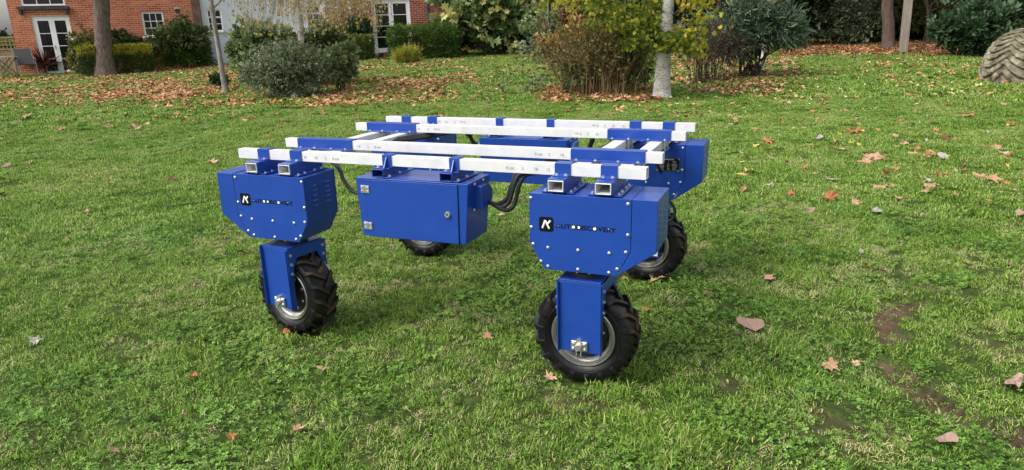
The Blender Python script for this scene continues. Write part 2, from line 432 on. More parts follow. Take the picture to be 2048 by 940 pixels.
# --- forks
def make_fork():
    Y = .1200
    fk = MB().box(-.095, .095, -Y, Y, .506, .514).build('wheel_fork', BLUE, robot, bevel=.002)
    MB().cyl((0, 0, .5142), .082, .018, 'z', 24)  .build('bearing_flange', BLACK, fk, bevel=.001)
    MB().cyl((0, 0, .5324), .060, .0225, 'z', 24).build('bearing', BLACK, fk)
    for i in range(8):
        a = 2 * math.pi * (i + .5) / 8; bolt(fk, (.072 * math.cos(a), .072 * math.sin(a), .5324))
    for s_ in (-1, 1):
        y0, y1 = sorted((s_ * Y, s_ * (Y - .005)))
        leg = MB().box(-.094, .094, y0, y1, .176, .5055).build('fork_leg', BLUE, fk, bevel=.0015)
        for sx in (-1, 1):
            x0, x1 = sorted((sx * .0942, sx * .099)); ya, yb = sorted((s_ * (Y + .018), s_ * (Y - .020)))
            MB().box(x0, x1, ya, yb, .172, .5050).build('leg_flange', BLUE, leg, bevel=.0015)
            for z in (.375, .425, .475): bolt(leg, (sx * .1045, s_ * (Y - .009), z), 'x' if sx > 0 else '-x')
        # axle clamp
        cl = MB().box(-.038, .038, *sorted((s_ * Y, s_ * (Y + .012))), .185, .233).build('axle_clamp', STEEL, fk, bevel=.004)
        MB().cyl((0, s_ * (Y + .0121) if s_ > 0 else -(Y + .030), .209), .016, .0178, 'y', 14).build('axle_nut', STEEL, cl, bevel=.002)
        for sx in (-.026, .026):
            for z in (.196, .222): bolt(cl, (sx, s_ * (Y + .012), z), 'y' if s_ > 0 else '-y', DOME)
        MB().box(-.012, -.007, *sorted((s_ * (Y + .0125), s_ * (Y + .02))), .165, .19).box(.008, .013, *sorted((s_ * (Y + .0125), s_ * (Y + .02))), .165, .19).build('clamp_pin', STEEL, cl, bevel=.001)
    for sx in (-1, 1):
        x0, x1 = sorted((sx * .0995, sx * .1040))
        MB().prism([(-Y - .012, .352), (-Y - .012, .508), (Y + .012, .508), (Y + .012, .352), (Y - .022, .352), (Y - .022, .392), (.070, .452), (-.070, .452), (-Y + .022, .392), (-Y + .022, .352)], x0, x1, 'x').build('arch_plate', BLUE, fk, bevel=.001)
    # small white tab on the rear leg
    MB().prism([(Y - .010, .365), (Y + .024, .350), (Y + .024, .285), (Y - .010, .310)], .1048, .1080, 'x').build('white_tab', WHITE, fk, bevel=.001)
    return fk
# --- wheels (axle along y)
RT, HW = .233, .078
def make_wheel():
    prof_c = [(.143, -.060), (.150, -.072), (.172, -.080), (.196, -.080), (.209, -.073), (.2155, -.050), (.2175, -.02), (.2175, .02), (.2155, .050), (.209, .073), (.196, .080), (.172, .080), (.150, .072), (.143, .060), (.128, .052), (.128, -.052)]
    hub = MB(); hub.lathe([(.001, -.050), (.045, -.050), (.050, -.046), (.098, -.043), (.104, -.038), (.104, .038), (.098, .043), (.05, .046), (.045, .050), (.001, .050)], 40)
    wh = hub.build('wheel', BLACK, robot, smooth=True)
    for s_ in (-1, 1):
        for i in range(8):
            a = 2 * math.pi * i / 8 + .2; bolt(wh, (.086 * math.cos(a), s_ * .0438, .086 * math.sin(a)), 'y' if s_ > 0 else '-y', DOME)
    MB().cyl((0, -.135, 0), .013, .27, 'y', 14).build('axle', STEEL, wh)
    m = MB()
    m.lathe([(.107, -.036), (.112, -.050), (.121, -.060), (.1245, -.062), (.1265, -.0665), (.1295, -.0665), (.1315, -.071), (.135, -.071), (.137, -.0745), (.141, -.0750), (.1445, -.072), (.1445, -.064), (.127, -.050), (.127, .050), (.1445, .064), (.1445, .072), (.141, .0750), (.137, .0745), (.135, .071), (.1315, .071), (.1295, .0665), (.1265, .0665), (.1245, .062), (.121, .060), (.112, .050), (.107, .036)], 64, closed=True)
    m.build('rim', ALU, wh, smooth=True)
    # tyre carcass + lugs
    m = MB(); m.lathe(prof_c, 72, closed=True)
    # sidewall ridge
    for s_ in (-1, 1): m.lathe([(.168, s_ * .0795), (.170, s_ * .0822), (.173, s_ * .0795)], 72)
    N = 18
    for side in (-1, 1):
        for i in range(N):
            a0 = 2 * math.pi * (i + (.5 if side > 0 else 0)) / N
            path = []   # (angle offset, axial, base radius, top radius)
            for (da, ax, rb, rtp) in ((0, -.006, .214, .2325), (.06, .014, .214, .2330), (.13, .034, .213, .2330), (.20, .053, .211, .2320), (.25, .071, .204, .2270), (.275, .083, .190, .2110), (.28, .084, .178, .1860)):
                path.append((a0 + da, ax * side, rb, rtp))
            rows = []
            for j, (a, ax, rb, rtp) in enumerate(path):
                wdt = .052 if j < 5 else .060
                q = []
                for (da, rr) in ((-wdt * 1.15, rb - .004), (-wdt * .75, rtp), (wdt * .75, rtp), (wdt * 1.15, rb - .004)):
                    aa = a + da; out = ax if rr == rtp else ax * (.985 if j < 5 else .93)
                    q.append(m.bm.verts.new((rr * math.cos(aa), out, rr * math.sin(aa))))
                rows.append(q)
            fs = []
            for A, B in zip(rows[:-1], rows[1:]):
                for k in range(3): fs.append(m.bm.faces.new((A[k], A[k + 1], B[k + 1], B[k])))
            fs.append(m.bm.faces.new(rows[0])); fs.append(m.bm.faces.new(rows[-1][::-1]))
            bmesh.ops.recalc_face_normals(m.bm, faces=fs)
    ty = m.build('tyre', RUBBER, wh, smooth=True)
    co = np.array([v.co[:] for v in ty.data.vertices]); rad = np.hypot(co[:, 0], co[:, 2]); ang = np.arctan2(co[:, 2], co[:, 0])
    mud = .30 * sm(.200, .225, rad) * sm(-.2, .9, np.cos(ang - 1.0)) - .10
    a = ty.data.attributes.new('mud', 'FLOAT', 'POINT'); a.data.foreach_set('value', mud.astype(np.float32))
    return wh
fork0, wheel0 = make_fork(), make_wheel()
for i, (cx, cy, st, spin) in enumerate(((MCX + .003, MCY, 0, .0), (MLX, MCY, -9, 35.), (MCX, 7.026 - MCY, -4, 10.), (MLX, 7.026 - MCY, 3, 80.))):
    f = fork0 if i == 0 else copy_tree(fork0, robot); w = wheel0 if i == 0 else copy_tree(wheel0, robot)
    f.location = L_(cx, cy, 0); f.rotation_euler = (0, 0, R(st))
    w.scale = (1.03, 1, 1.03); w.location = L_(cx, cy, .232); w.rotation_euler = (0, R(spin), R(st))

for f_ in [o for o in robot.children if o.name.startswith('wheel_fork') and abs(o.location.x - (MCX - OX)) < .02 and o.location.y > 0]: MB().box(-.092, .092, -.1235, -.1203, .186, .30).build('white_plate', WHITE, f_, bevel=.0008)
# --- hanging cabinets
def make_cabinet():
    # local: centre x at 0 (width .603), front at y=-.1215
    cb = MB(); bm = cb.bm
    top = [(-.3015, -.1215), (.3015, -.1215), (.3015, .1215), (-.3015, .1215)]; bot = [(-.286, -.1195), (.276, -.1195), (.276, .1195), (-.286, .1195)]
    vt = [bm.verts.new((x, y, .900)) for x, y in top]; vb = [bm.verts.new((x, y, .610)) for x, y in bot]
    fs = [bm.faces.new(vt), bm.faces.new(vb[::-1])] + [bm.faces.new((vt[i], vt[(i + 1) % 4], vb[(i + 1) % 4], vb[i])) for i in range(4)]
    bmesh.ops.recalc_face_normals(bm, faces=fs)
    c = cb.build('cabinet', BLUE, robot, bevel=.003)
    seam = MB().prism([(-.250, .8955), (.251, .8955), (.2455, .6105), (-.2515, .6085)], -.1228, -.1192).build('door_seam', INK, c)
    d = MB().prism([(-.2475, .893), (.2485, .893), (.2430, .6125), (-.2490, .6105)], -.1262, -.1222).build('door', BLUE, c, bevel=.0015)
    for z in (.845, .662):
        h = MB().box(-.274, -.2505, -.1272, -.1225, z - .018, z + .018).box(-.2475, -.224, -.1310, -.1264, z - .018, z + .018).cyl((-.249, -.1300, z - .018), .0035, .036, 'z', 8).build('hinge', STEEL, c, bevel=.001)
        for x in (-.266, -.232):
            for dz in (-.009, .009): bolt(h, (x, -.1272 if x < -.25 else -.1310, z + dz), '-y', DOME).scale = (.5, .5, .5)
    lk = MB().lathe([(.0005, -.006), (.006, -.006), (.0065, -.010), (.013, -.010), (.0145, -.006), (.0150, 0)], 24).build('lock', STEEL, d, smooth=True); lk.location = (.194, -.1262, .752)
    MB().box(-.002, .002, -.0108, -.0102, -.004, .004).build('keyhole', INK, lk)
    # raised lid panel and rails
    MB().box(-.155, .165, -.112, .112, .9002, .9035).build('lid_panel', BLUE, c, bevel=.001)
    for xr, xs in ((-.175, -.143), (.190, .215)):
        rl = hollow_shell('y', -.1215, .1205, xr - .032, xr + .032, .9038, .9440, .004).build('rail', BLUE, c, bevel=.0015)
        MB().box(xr + .0325, xr + .062, -.118, .118, .9038, .9080).build('rail_foot', BLUE, rl, bevel=.001)
        for yy in (-.09, 0, .09): bolt(rl, (xr + .047, yy, .9080))
        MB().box(xr - .034, xr + .055, -.105, -.01, .9442, .9485).build('bracket_foot', BLUE, rl, bevel=.001)
        bolt(rl, (xr - .012, -.090, .9485)); bolt(rl, (xr + .02, -.025, .9485))
        h = hat(xs - .025, xs + .025, 0, .002, .004, zf=.9488).build('hanger', BLUE, c, bevel=.001); h.location = (0, -.0775, 0)
        MB().prism([(-.0845, .9488), (-.0845, 1.000), (-.115, .9488)], xs - .003, xs + .003, 'x').build('gusset', BLUE, h, loc=(0, .0775, 0), bevel=.0005)
    for s_ in (1, -1):
        x = .2985 if s_ > 0 else -.2985
        pr = [(.005 * 0 + -.045, .760)]
        poly = [(-.040, .765)] + [(.020 + .060 * math.cos(a), .820 + .055 * math.sin(a)) for a in np.linspace(-math.pi / 2, math.pi / 2, 9)] + [(-.040, .875)]
        cv = MB().prism(poly, *sorted((x - .012 * s_, x + .034 * s_)), 'x').build('cable_cover', BLUE, c, bevel=.003)
        for yy, z in ((-.050, .885), (.045, .886), (-.052, .762)): bolt(cv, (x + s_ * (.002 - (.9 - z) * .05), yy, z), 'x' if s_ > 0 else '-x', DOME)
    return c
cab = make_cabinet(); cab.location = L_(-1.6405, 2.8465, 0)
cab2 = copy_tree(cab, robot); cab2.location = L_(-1.5995, 7.026 - 2.8465, 0); cab2.rotation_euler = (0, 0, R(180))

# --- cables
def cable(ctrl, r=.009):
    MB().tube(curve_pts([L_(*p) for p in ctrl], 8), r, 8).build('cable', BLACK, robot, smooth='all')
cable([(-2.30, 2.95, .925), (-2.20, 2.90, .93), (-2.13, 2.86, .90), (-2.105, 2.85, .85), (-2.06, 2.85, .80), (-2.00, 2.85, .782), (-1.94, 2.85, .785)], .010)
for i, (dx, dy, dz) in enumerate(((0, 0, 0), (.022, .012, -.014), (-.018, .02, .012))):
    cable([(-1.31, 2.88, .785), (-1.25 + dx, 2.885, .762 + dz), (-1.215 + dx, 2.90 + dy, .785 + dz), (-1.195 + dx, 2.92 + dy, .86), (-1.165 + dx, 2.94 + dy, .915 + dz * .5), (-1.05, 2.945 + dy, .932 + dz * .4), (-.98, 2.93, .925), (-.93, 2.90, .89)], .0108)
cable([(-1.165, 2.94, .92), (-1.10, 3.2, .94), (-1.02, 3.5, .90), (-.98, 3.85, .92), (-.95, 4.1, .88)], .009)
for k in range(3):
    cable([(-2.36, 3.55 + .02 * k, .93), (-2.20, 3.75 + .03 * k, .925 + .008 * k), (-2.10, 3.95, .93 + .006 * k), (-2.05 + .02 * k, 4.12, .925), (-1.98, 4.16, .85 - .02 * k), (-1.91, 4.18, .80)], .009)
cable([(-1.26, 4.18, .80), (-1.20, 4.17, .82), (-1.165, 4.15, .88), (-1.14, 4.12, .94), (-1.05, 4.08, .93), (-.96, 4.10, .88)], .016)
cable([(-.80, 3.60, .94), (-.76, 3.75, .90), (-.735, 3.85, .85), (-.72, 4.0, .78), (-.715, 4.09, .72)], .008)
cable([(-.80, 2.94, .60), (-.66, 2.99, .62), (-.60, 3.03, .64), (-.58, 3.08, .56)], .006)
cable([(-.70, 4.12, .58), (-.665, 4.08, .56), (-.632, 4.08, .52), (-.622, 4.08, .48), (-.636, 4.08, .44), (-.672, 4.09, .41), (-.70, 4.12, .36)], .010)
#@@END
#@@GROUND
# ================================================================ GROUND
SOIL_PX = [(1230, 820, .28, .12), (1130, 818, .16, .09), (1455, 772, .12, .08), (1860, 580, .18, .07), (1420, 715, .12, .05), (1330, 680, .14, .06), (845, 655, .14, .05), (790, 722, .12, .05), (1160, 715, .12, .06),
           (250, 700, .16, .06), (230, 860, .18, .06), (270, 400, .2, .08), (1640, 850, .16, .08), (1545, 705, .16, .04), (2020, 705, .2, .06), (700, 900, .12, .05), (1880, 790, .3, .10), (360, 395, .25, .07), (60, 880, .1, .05), (1760, 860, .12, .05), (830, 575, .15, .05)]
SOIL = [(ground_at(a, b), w, d) for a, b, w, d in SOIL_PX]
TRACK = curve_pts([ground_at(*p) for p in ((1905, 590), (1812, 612), (1775, 650), (1772, 700), (1795, 745), (1850, 795), (1915, 832), (1990, 862), (2060, 885))], 10)
TR = np.array([(p.x, p.y) for p in TRACK])
tuv = np.array([cR.x, cR.y]) / math.hypot(cR.x, cR.y); tvv = np.array([-tuv[1], tuv[0]])
def vnoise(x, y, s, seed=0):
    """cheap smooth value noise"""
    x = np.asarray(x) / s; y = np.asarray(y) / s
    xi, yi = np.floor(x).astype(np.int64), np.floor(y).astype(np.int64); fx, fy = x - xi, y - yi
    fx = fx * fx * (3 - 2 * fx); fy = fy * fy * (3 - 2 * fy)
    def h(a, b):
        n = (a * 374761393 + b * 668265263 + seed * 974634777) & 0x7fffffff; n = ((n ^ (n >> 13)) * 1274126177) & 0x7fffffff
        return ((n ^ (n >> 16)) & 0xffff) / 65535.
    return (h(xi, yi) * (1 - fx) + h(xi + 1, yi) * fx) * (1 - fy) + (h(xi, yi + 1) * (1 - fx) + h(xi + 1, yi + 1) * fx) * fy
def soil_mask(x, y):
    """0 grass .. 1 bare"""
    x = np.asarray(x, float); y = np.asarray(y, float); s = np.zeros_like(x)
    for P, w, d in SOIL:
        a = (x - P.x) * tuv[0] + (y - P.y) * tuv[1]; b = (x - P.x) * tvv[0] + (y - P.y) * tvv[1]
        q = np.sqrt((a / (w * .8)) ** 2 + (b / (d * 1.2)) ** 2) + 1.1 * (vnoise(x, y, .06, 3) - .5) + .7 * (vnoise(x, y, .02, 6) - .5)
        s = np.maximum(s, .48 * (1 - sm(.4, 1.1, q)))
    d = np.full(x.shape, 9.)
    for a, b in zip(TR[:-1], TR[1:]):
        ab = b - a; t = np.clip(((x - a[0]) * ab[0] + (y - a[1]) * ab[1]) / (ab @ ab + 1e-9), 0, 1)
        d = np.minimum(d, np.hypot(x - a[0] - t * ab[0], y - a[1] - t * ab[1]))
    s = np.maximum(s, (1 - sm(.045, .11, d + .07 * (vnoise(x, y, .09, 5) - .3) + .04 * (vnoise(x, y, .03, 15) - .5))) * sm(.30, .55, vnoise(x, y, .22, 8) * .7 + vnoise(x, y, .07, 18) * .3))
    s = np.maximum(s, .7 * sm(.80, .92, vnoise(x, y, .16, 11) * .6 + vnoise(x, y, .05, 12) * .4))
    return s
def micro(x, y):
    r = np.hypot(x, y)
    z = (.034 * (vnoise(x, y, .55, 1) - .5) + .024 * (vnoise(x, y, .17, 2) - .5) + .010 * (vnoise(x, y, .06, 4) - .5)) * (1 - .5 * sm(10, 20, r))
    near = r < 7
    if near.any():
        s = np.zeros_like(z); s[near] = soil_mask(x[near], y[near]); z = z - .010 * s
        dd = np.full(z.shape, 9.); xx, yy = x[near], y[near]; q = np.full(xx.shape, 9.); along = np.zeros_like(xx); acc = 0
        for a, b in zip(TR[:-1], TR[1:]):
            ab = b - a; ln = math.hypot(*ab); t = np.clip(((xx - a[0]) * ab[0] + (yy - a[1]) * ab[1]) / (ab @ ab + 1e-9), 0, 1)
            dn = np.hypot(xx - a[0] - t * ab[0], yy - a[1] - t * ab[1]); side = np.sign((xx - a[0]) * ab[1] - (yy - a[1]) * ab[0])
            m = dn < q; q[m] = dn[m]; along[m] = acc + t[m] * ln + .35 * dn[m]; acc += ln
        tread = np.where(q < .085, (.5 + .5 * np.sin(along * 2 * math.pi / .058)) ** 2 * .030 - .014, 0); zz = np.zeros_like(z); zz[near] = tread; z = z + zz
    return z
WHEELS = [(x, y) for x in (-.803, -2.437) for y in (2.7985, 7.026 - 2.7985)]
def wheel_d(x, y):
    q = np.full(np.shape(x), 9.)
    for a, b in WHEELS: q = np.minimum(q, np.sqrt(((x - a) / .115) ** 2 + ((y - b) / .098) ** 2))
    return q
def full_z(x, y):
    q = wheel_d(x, y); return ground_z(x, y) + micro(x, y) * sm(.9, 2.2, q) - .004 * (1 - sm(.8, 1.6, q))
# wheels press flat: keep the micro relief low around the wheel contacts
nr, na = 420, 620
rr_ = np.concatenate([[.3, .7, 1.0], 1.4 * (7 / 1.4) ** (np.linspace(0, 1, nr)), 7 * (60 / 7.) ** (np.linspace(0, 1, 151)[1:]), [80, 120, 250, 600, 1500]])
CA = math.radians(-22.5)
aa_ = np.concatenate([CA + np.linspace(-math.pi, -math.radians(56), 40, endpoint=False), CA + np.linspace(-math.radians(56), math.radians(56), na), CA + np.linspace(math.radians(56), math.pi, 41)[1:-1]])
RRg, AAg = np.meshgrid(rr_, aa_, indexing='ij'); GX, GY = RRg * np.sin(AAg), RRg * np.cos(AAg)
GZ = full_z(GX.ravel(), GY.ravel()); NA = len(aa_)
V = np.column_stack([GX.ravel(), GY.ravel(), GZ]); V = np.vstack([V, [[0, 0, GZ[:NA].mean()]]])
i, j = np.meshgrid(np.arange(len(rr_) - 1), np.arange(NA), indexing='ij'); j2 = (j + 1) % NA
F4 = np.column_stack([(i * NA + j).ravel(), (i * NA + j2).ravel(), ((i + 1) * NA + j2).ravel(), ((i + 1) * NA + j).ravel()])
fan = np.column_stack([np.arange(NA), (np.arange(NA) + 1) % NA, np.full(NA, len(V) - 1), np.full(NA, len(V) - 1)])
def ground_mat():
    m = mat('turf_soil', (.05, .06, .02), .95, spec=.15); N, L, B = nodes(m)
    n1 = noise(N, L, 6, 8, .7); soil = ramp(N, [(.3, (.055, .036, .022)), (.55, (.11, .075, .048)), (.8, (.19, .14, .09))]); L.new(n1.outputs['Fac'], soil.inputs[0])
    n2 = noise(N, L, 25, 6, .7); gr = ramp(N, [(.35, (.025, .032, .010)), (.55, (.055, .085, .018)), (.8, (.11, .14, .035))]); L.new(n2.outputs['Fac'], gr.inputs[0])
    at = N.new('ShaderNodeAttribute'); at.attribute_name = 'tone'; mx = N.new('ShaderNodeMix'); mx.data_type = 'RGBA'
    L.new(at.outputs['Fac'], mx.inputs[0]); L.new(gr.outputs[0], mx.inputs[6]); L.new(soil.outputs[0], mx.inputs[7]); L.new(mx.outputs[2], B.inputs['Base Color'])
    b = N.new('ShaderNodeBump'); b.inputs['Strength'].default_value = .8; b.inputs['Distance'].default_value = .01; n3 = noise(N, L, 60, 8, .7)
    L.new(n3.outputs['Fac'], b.inputs['Height']); L.new(b.outputs[0], B.inputs['Normal']); return m
tone = np.zeros(len(V)); nearv = np.hypot(V[:, 0], V[:, 1]) < 7.5; tone[nearv] = soil_mask(V[nearv, 0], V[nearv, 1])
gme = np_mesh('ground', V, np.vstack([F4, fan[:0]]), ground_mat(), tone, smooth=True)
tag(link('ground', gme), kind='structure')

# ---------------------------------------------------------------- grass (stuff, instanced tufts)
def grass_mat(name, stops, trans=.25, hue_noise=True):
    m = mat(name, (.1, .2, .03), .55, spec=.3); N, L, B = nodes(m)
    at = N.new('ShaderNodeAttribute'); at.attribute_name = 'tone'; oi = N.new('ShaderNodeObjectInfo')
    mm = N.new('ShaderNodeMath'); mm.operation = 'MULTIPLY_ADD'; mm.inputs[1].default_value = .22; L.new(oi.outputs['Random'], mm.inputs[0]); L.new(at.outputs['Fac'], mm.inputs[2])
    ge = N.new('ShaderNodeNewGeometry'); n = N.new('ShaderNodeTexNoise'); n.inputs['Scale'].default_value = 1.1; n.inputs['Detail'].default_value = 5; n.inputs['Roughness'].default_value = .6
    L.new(ge.outputs['Position'], n.inputs['Vector']); mr = N.new('ShaderNodeMapRange'); mr.inputs['From Min'].default_value = .3; mr.inputs['From Max'].default_value = .7; mr.inputs['To Min'].default_value = -.26; mr.inputs['To Max'].default_value = .10
    L.new(n.outputs['Fac'], mr.inputs[0]); ad = N.new('ShaderNodeMath'); ad.operation = 'ADD'; L.new(mm.outputs[0], ad.inputs[0]); L.new(mr.outputs[0], ad.inputs[1])
    r = ramp(N, stops); L.new(ad.outputs[0], r.inputs[0])
    hs = N.new('ShaderNodeHueSaturation'); n2 = N.new('ShaderNodeTexNoise'); n2.inputs['Scale'].default_value = .45; n2.inputs['Detail'].default_value = 3; L.new(ge.outputs['Position'], n2.inputs['Vector'])
    m2 = N.new('ShaderNodeMapRange'); m2.inputs['From Min'].default_value = .3; m2.inputs['From Max'].default_value = .7; m2.inputs['To Min'].default_value = .490; m2.inputs['To Max'].default_value = .508
    L.new(n2.outputs['Fac'], m2.inputs[0]); L.new(m2.outputs[0], hs.inputs['Hue']); L.new(r.outputs[0], hs.inputs['Color']); L.new(hs.outputs[0], B.inputs['Base Color'])
    tr = N.new('ShaderNodeBsdfTranslucent'); L.new(hs.outputs[0], tr.inputs['Color']); ms = N.new('ShaderNodeMixShader'); ms.inputs[0].default_value = trans
    out = N['Material Output']; L.new(B.outputs[0], ms.inputs[1]); L.new(tr.outputs[0], ms.inputs[2]); L.new(ms.outputs[0], out.inputs[0]); return m
GRASS = grass_mat('grass_blades', [(.02, (.028, .060, .008)), (.26, (.095, .200, .018)), (.55, (.205, .375, .040)), (.84, (.38, .54, .11)), (.96, (.50, .50, .22)), (1, (.56, .46, .26))])
CLOVER = grass_mat('clover_leaves', [(.05, (.04, .11, .012)), (.4, (.12, .25, .03)), (.75, (.23, .39, .065)), (1, (.42, .56, .18))])
def blades(n, rad, hmin, hmax, width, lean, straw=.10, flat=.35):
    a = rng.uniform(0, 2 * math.pi, n); r = rad * np.sqrt(rng.uniform(0, 1, n)); bx, by = r * np.cos(a), r * np.sin(a)
    h = rng.uniform(hmin, hmax, n); d = rng.uniform(0, 2 * math.pi, n); ln = lean * rng.uniform(.3, 1.4, n)
    fl = rng.random(n) < flat; ln = np.where(fl, rng.uniform(1.2, 2.2, n), ln)
    dx, dy = np.cos(d), np.sin(d); w = width * rng.uniform(.6, 1.3, n); px, py = -dy * w / 2, dx * w / 2
    ca = np.cos(ln * .5); sa = np.sin(ln * .5); cb = np.cos(np.minimum(ln, 1.75)); sb = np.sin(ln)
    mx_, mz = h * .5 * sa, h * .5 * ca; tx, tz = mx_ + h * .55 * sb, mz + h * .55 * np.maximum(cb, -.1)
    V = np.stack([np.stack([bx - px, by - py, np.full(n, -.006)], 1), np.stack([bx + px, by + py, np.full(n, -.006)], 1),
                  np.stack([bx + dx * mx_ + px * .9, by + dy * mx_ + py * .9, mz], 1), np.stack([bx + dx * mx_ - px * .9, by + dy * mx_ - py * .9, mz], 1),
                  np.stack([bx + dx * tx, by + dy * tx, tz], 1)], 1)
    b = (np.arange(n) * 5)[:, None]; F = np.concatenate([b + [0, 1, 2], b + [0, 2, 3], b + [3, 2, 4]])
    t = np.clip(rng.normal(.46, .28, n), .0, .87); st = rng.random(n) < straw; t[st] = rng.uniform(.82, 1, st.sum())
    return V.reshape(-1, 3), F, np.repeat(t, 5)
def clovers(n, rad, h0, h1, size):
    Vs, Fs, Ts = [], [], []; k = 0
    for _ in range(n):
        a = random.uniform(0, 6.28); r = rad * math.sqrt(random.random()); c = np.array([r * math.cos(a), r * math.sin(a), random.uniform(h0, h1)])
        d0 = random.uniform(0, 6.28); t = min(1, max(0, random.gauss(.45, .16))); tilt = np.array([random.uniform(-.5, .5), random.uniform(-.5, .5)]); s = size * random.uniform(.6, 1.3)
        for q in range(3):
            d = d0 + q * 2.094; P = [(0, 0)] + [(s * rr * math.cos(d + da), s * rr * math.sin(d + da)) for rr, da in ((.75, -.62), (1.05, -.28), (.98, 0), (1.05, .28), (.75, .62))]
            for p in P: Vs.append((c[0] + p[0], c[1] + p[1], c[2] + p[0] * tilt[0] + p[1] * tilt[1] + .12 * (p[0] ** 2 + p[1] ** 2) ** .5))
            for z in range(1, 5): Fs.append((k, k + z, k + z + 1))
            Ts += [t] * 6; k += 6
    return np.array(Vs), np.array(Fs), np.array(Ts)
tcol = bpy.data.collections.new('tufts')       # source meshes for the grass, not linked to the scene
def src(i, V, F, T, m):
    o = bpy.data.objects.new('tuft_%02d' % i, np_mesh('tuft', V, F, m, T)); tcol.objects.link(o)
NV = 0
for k in range(6): src(NV, *blades(120, .062, .008, .030, .0033, 1.25, .05, .5), GRASS); NV += 1          # 0-5 short turf
for k in range(3): src(NV, *blades(85, .055, .016, .044, .0032, 1.0, .08, .35), GRASS); NV += 1    # 6-8 longer tufts
for k in range(4): src(NV, *clovers(34, .062, .006, .028, .0082), CLOVER); NV += 1     # 9-12 clover
for k in range(2): src(NV, *blades(70, .062, .010, .030, .003, 1.2, .55, .75), GRASS); NV += 1    # 13-14 dry thatch
for k in range(6): src(NV, *blades(560, .20, .010, .036, .0060, 1.1, .10, .45), GRASS); NV += 1    # 15-20 far turf
for k in range(3): src(NV, *blades(420, .21, .015, .050, .013, .9, .08, .3), GRASS); NV += 1    # 21-23 very far turf
def scatter(name, P, rot, scl, idx, col):
    me = bpy.data.meshes.new(name); me.vertices.add(len(P)); me.vertices.foreach_set('co', np.asarray(P, np.float32).ravel())
    a = me.attributes.new('rot', 'FLOAT_VECTOR', 'POINT'); a.data.foreach_set('vector', np.asarray(rot, np.float32).ravel())
    a = me.attributes.new('scl', 'FLOAT', 'POINT'); a.data.foreach_set('value', np.asarray(scl, np.float32))
    a = me.attributes.new('idx', 'INT', 'POINT'); a.data.foreach_set('value', np.asarray(idx, np.int32))
    o = link(name, me); g = bpy.data.node_groups.new('scatter', 'GeometryNodeTree')
    g.interface.new_socket('Geometry', in_out='INPUT', socket_type='NodeSocketGeometry'); g.interface.new_socket('Geometry', in_out='OUTPUT', socket_type='NodeSocketGeometry')
    N, L = g.nodes, g.links; gi = N.new('NodeGroupInput'); go = N.new('NodeGroupOutput'); ip = N.new('GeometryNodeInstanceOnPoints'); ci = N.new('GeometryNodeCollectionInfo')
    ci.inputs['Collection'].default_value = col; ci.inputs['Separate Children'].default_value = True; ci.inputs['Reset Children'].default_value = True
    def attr(n, t):
        x = N.new('GeometryNodeInputNamedAttribute'); x.data_type = t; x.inputs['Name'].default_value = n; return x.outputs[0]
    L.new(gi.outputs[0], ip.inputs['Points']); L.new(ci.outputs[0], ip.inputs['Instance']); ip.inputs['Pick Instance'].default_value = True
    L.new(attr('idx', 'INT'), ip.inputs['Instance Index']); L.new(attr('rot', 'FLOAT_VECTOR'), ip.inputs['Rotation']); L.new(attr('scl', 'FLOAT'), ip.inputs['Scale']); L.new(ip.outputs[0], go.inputs[0])
    md = o.modifiers.new('scatter', 'NODES'); md.node_group = g; return o
def ring_grid(r0, r1, step, margin=6):
    """jittered world grid inside the view wedge"""
    xs = np.arange(-r1, r1, step); X, Y = np.meshgrid(xs, xs); X = X.ravel() + rng.uniform(-.5, .5, X.size) * step; Y = Y.ravel() + rng.uniform(-.5, .5, Y.size) * step
    r = np.hypot(X, Y); az = np.degrees(np.arctan2(X, Y)); k = (r >= r0) & (r < r1) & (az > -22.5 - 39 - margin - 30 / np.maximum(r, 1)) & (az < -22.5 + 39 + margin + 30 / np.maximum(r, 1)); return X[k], Y[k]
PP, RO, SS, II = [], [], [], []
def addg(X, Y, S, I, tilt=.15, dz=0):
    n = len(X); PP.append(np.column_stack([X, Y, full_z(X, Y) + dz])); RO.append(np.column_stack([rng.normal(0, tilt, n), rng.normal(0, tilt, n), rng.uniform(0, 6.283, n)])); SS.append(S); II.append(I)
X, Y = ring_grid(1.3, 6.5, .058); s = soil_mask(X, Y); gp = vnoise(X, Y, .10, 61) * .55 + vnoise(X, Y, .045, 62) * .45; k = (rng.random(len(X)) > s * .92) & (rng.random(len(X)) > 1.05 * (1 - sm(.19, .37, gp))) & (wheel_d(X, Y) > 1.05); X, Y, s = X[k], Y[k], s[k]; r = np.hypot(X, Y)
cl = vnoise(X, Y, .42, 21) * .6 + vnoise(X, Y, .12, 22) * .4; lg = vnoise(X, Y, .38, 31) * .6 + vnoise(X, Y, .15, 32) * .4; dry = vnoise(X, Y, .33, 41) * .6 + vnoise(X, Y, .1, 42) * .4
I = rng.integers(0, 6, len(X)); kc = (cl > .50 + .10 * sm(3.2, 5.5, r)) & (rng.random(len(X)) < .78) ; I[kc] = rng.integers(9, 13, kc.sum())
kd = ((dry > .58) & (rng.random(len(X)) < .7)) | (s > .3) & (rng.random(len(X)) < .6); I[kd] = rng.integers(13, 15, kd.sum()); kl = (lg > .79) & ~kc; I[kl] = rng.integers(6, 9, kl.sum())
addg(X, Y, rng.uniform(.75, 1.25, len(X)) * (1 - .35 * s) * (.45 + .55 * sm(1.0, 2.2, wheel_d(X, Y))), I, .28)
Xb, Yb = ring_grid(1.3, 5.5, .05); sb = soil_mask(Xb, Yb); kb = (sb > .25) & (rng.random(len(Xb)) < .55); addg(Xb[kb], Yb[kb], rng.uniform(.35, .6, kb.sum()), rng.choice([0, 1, 2, 9, 13, 14], kb.sum()), .4)
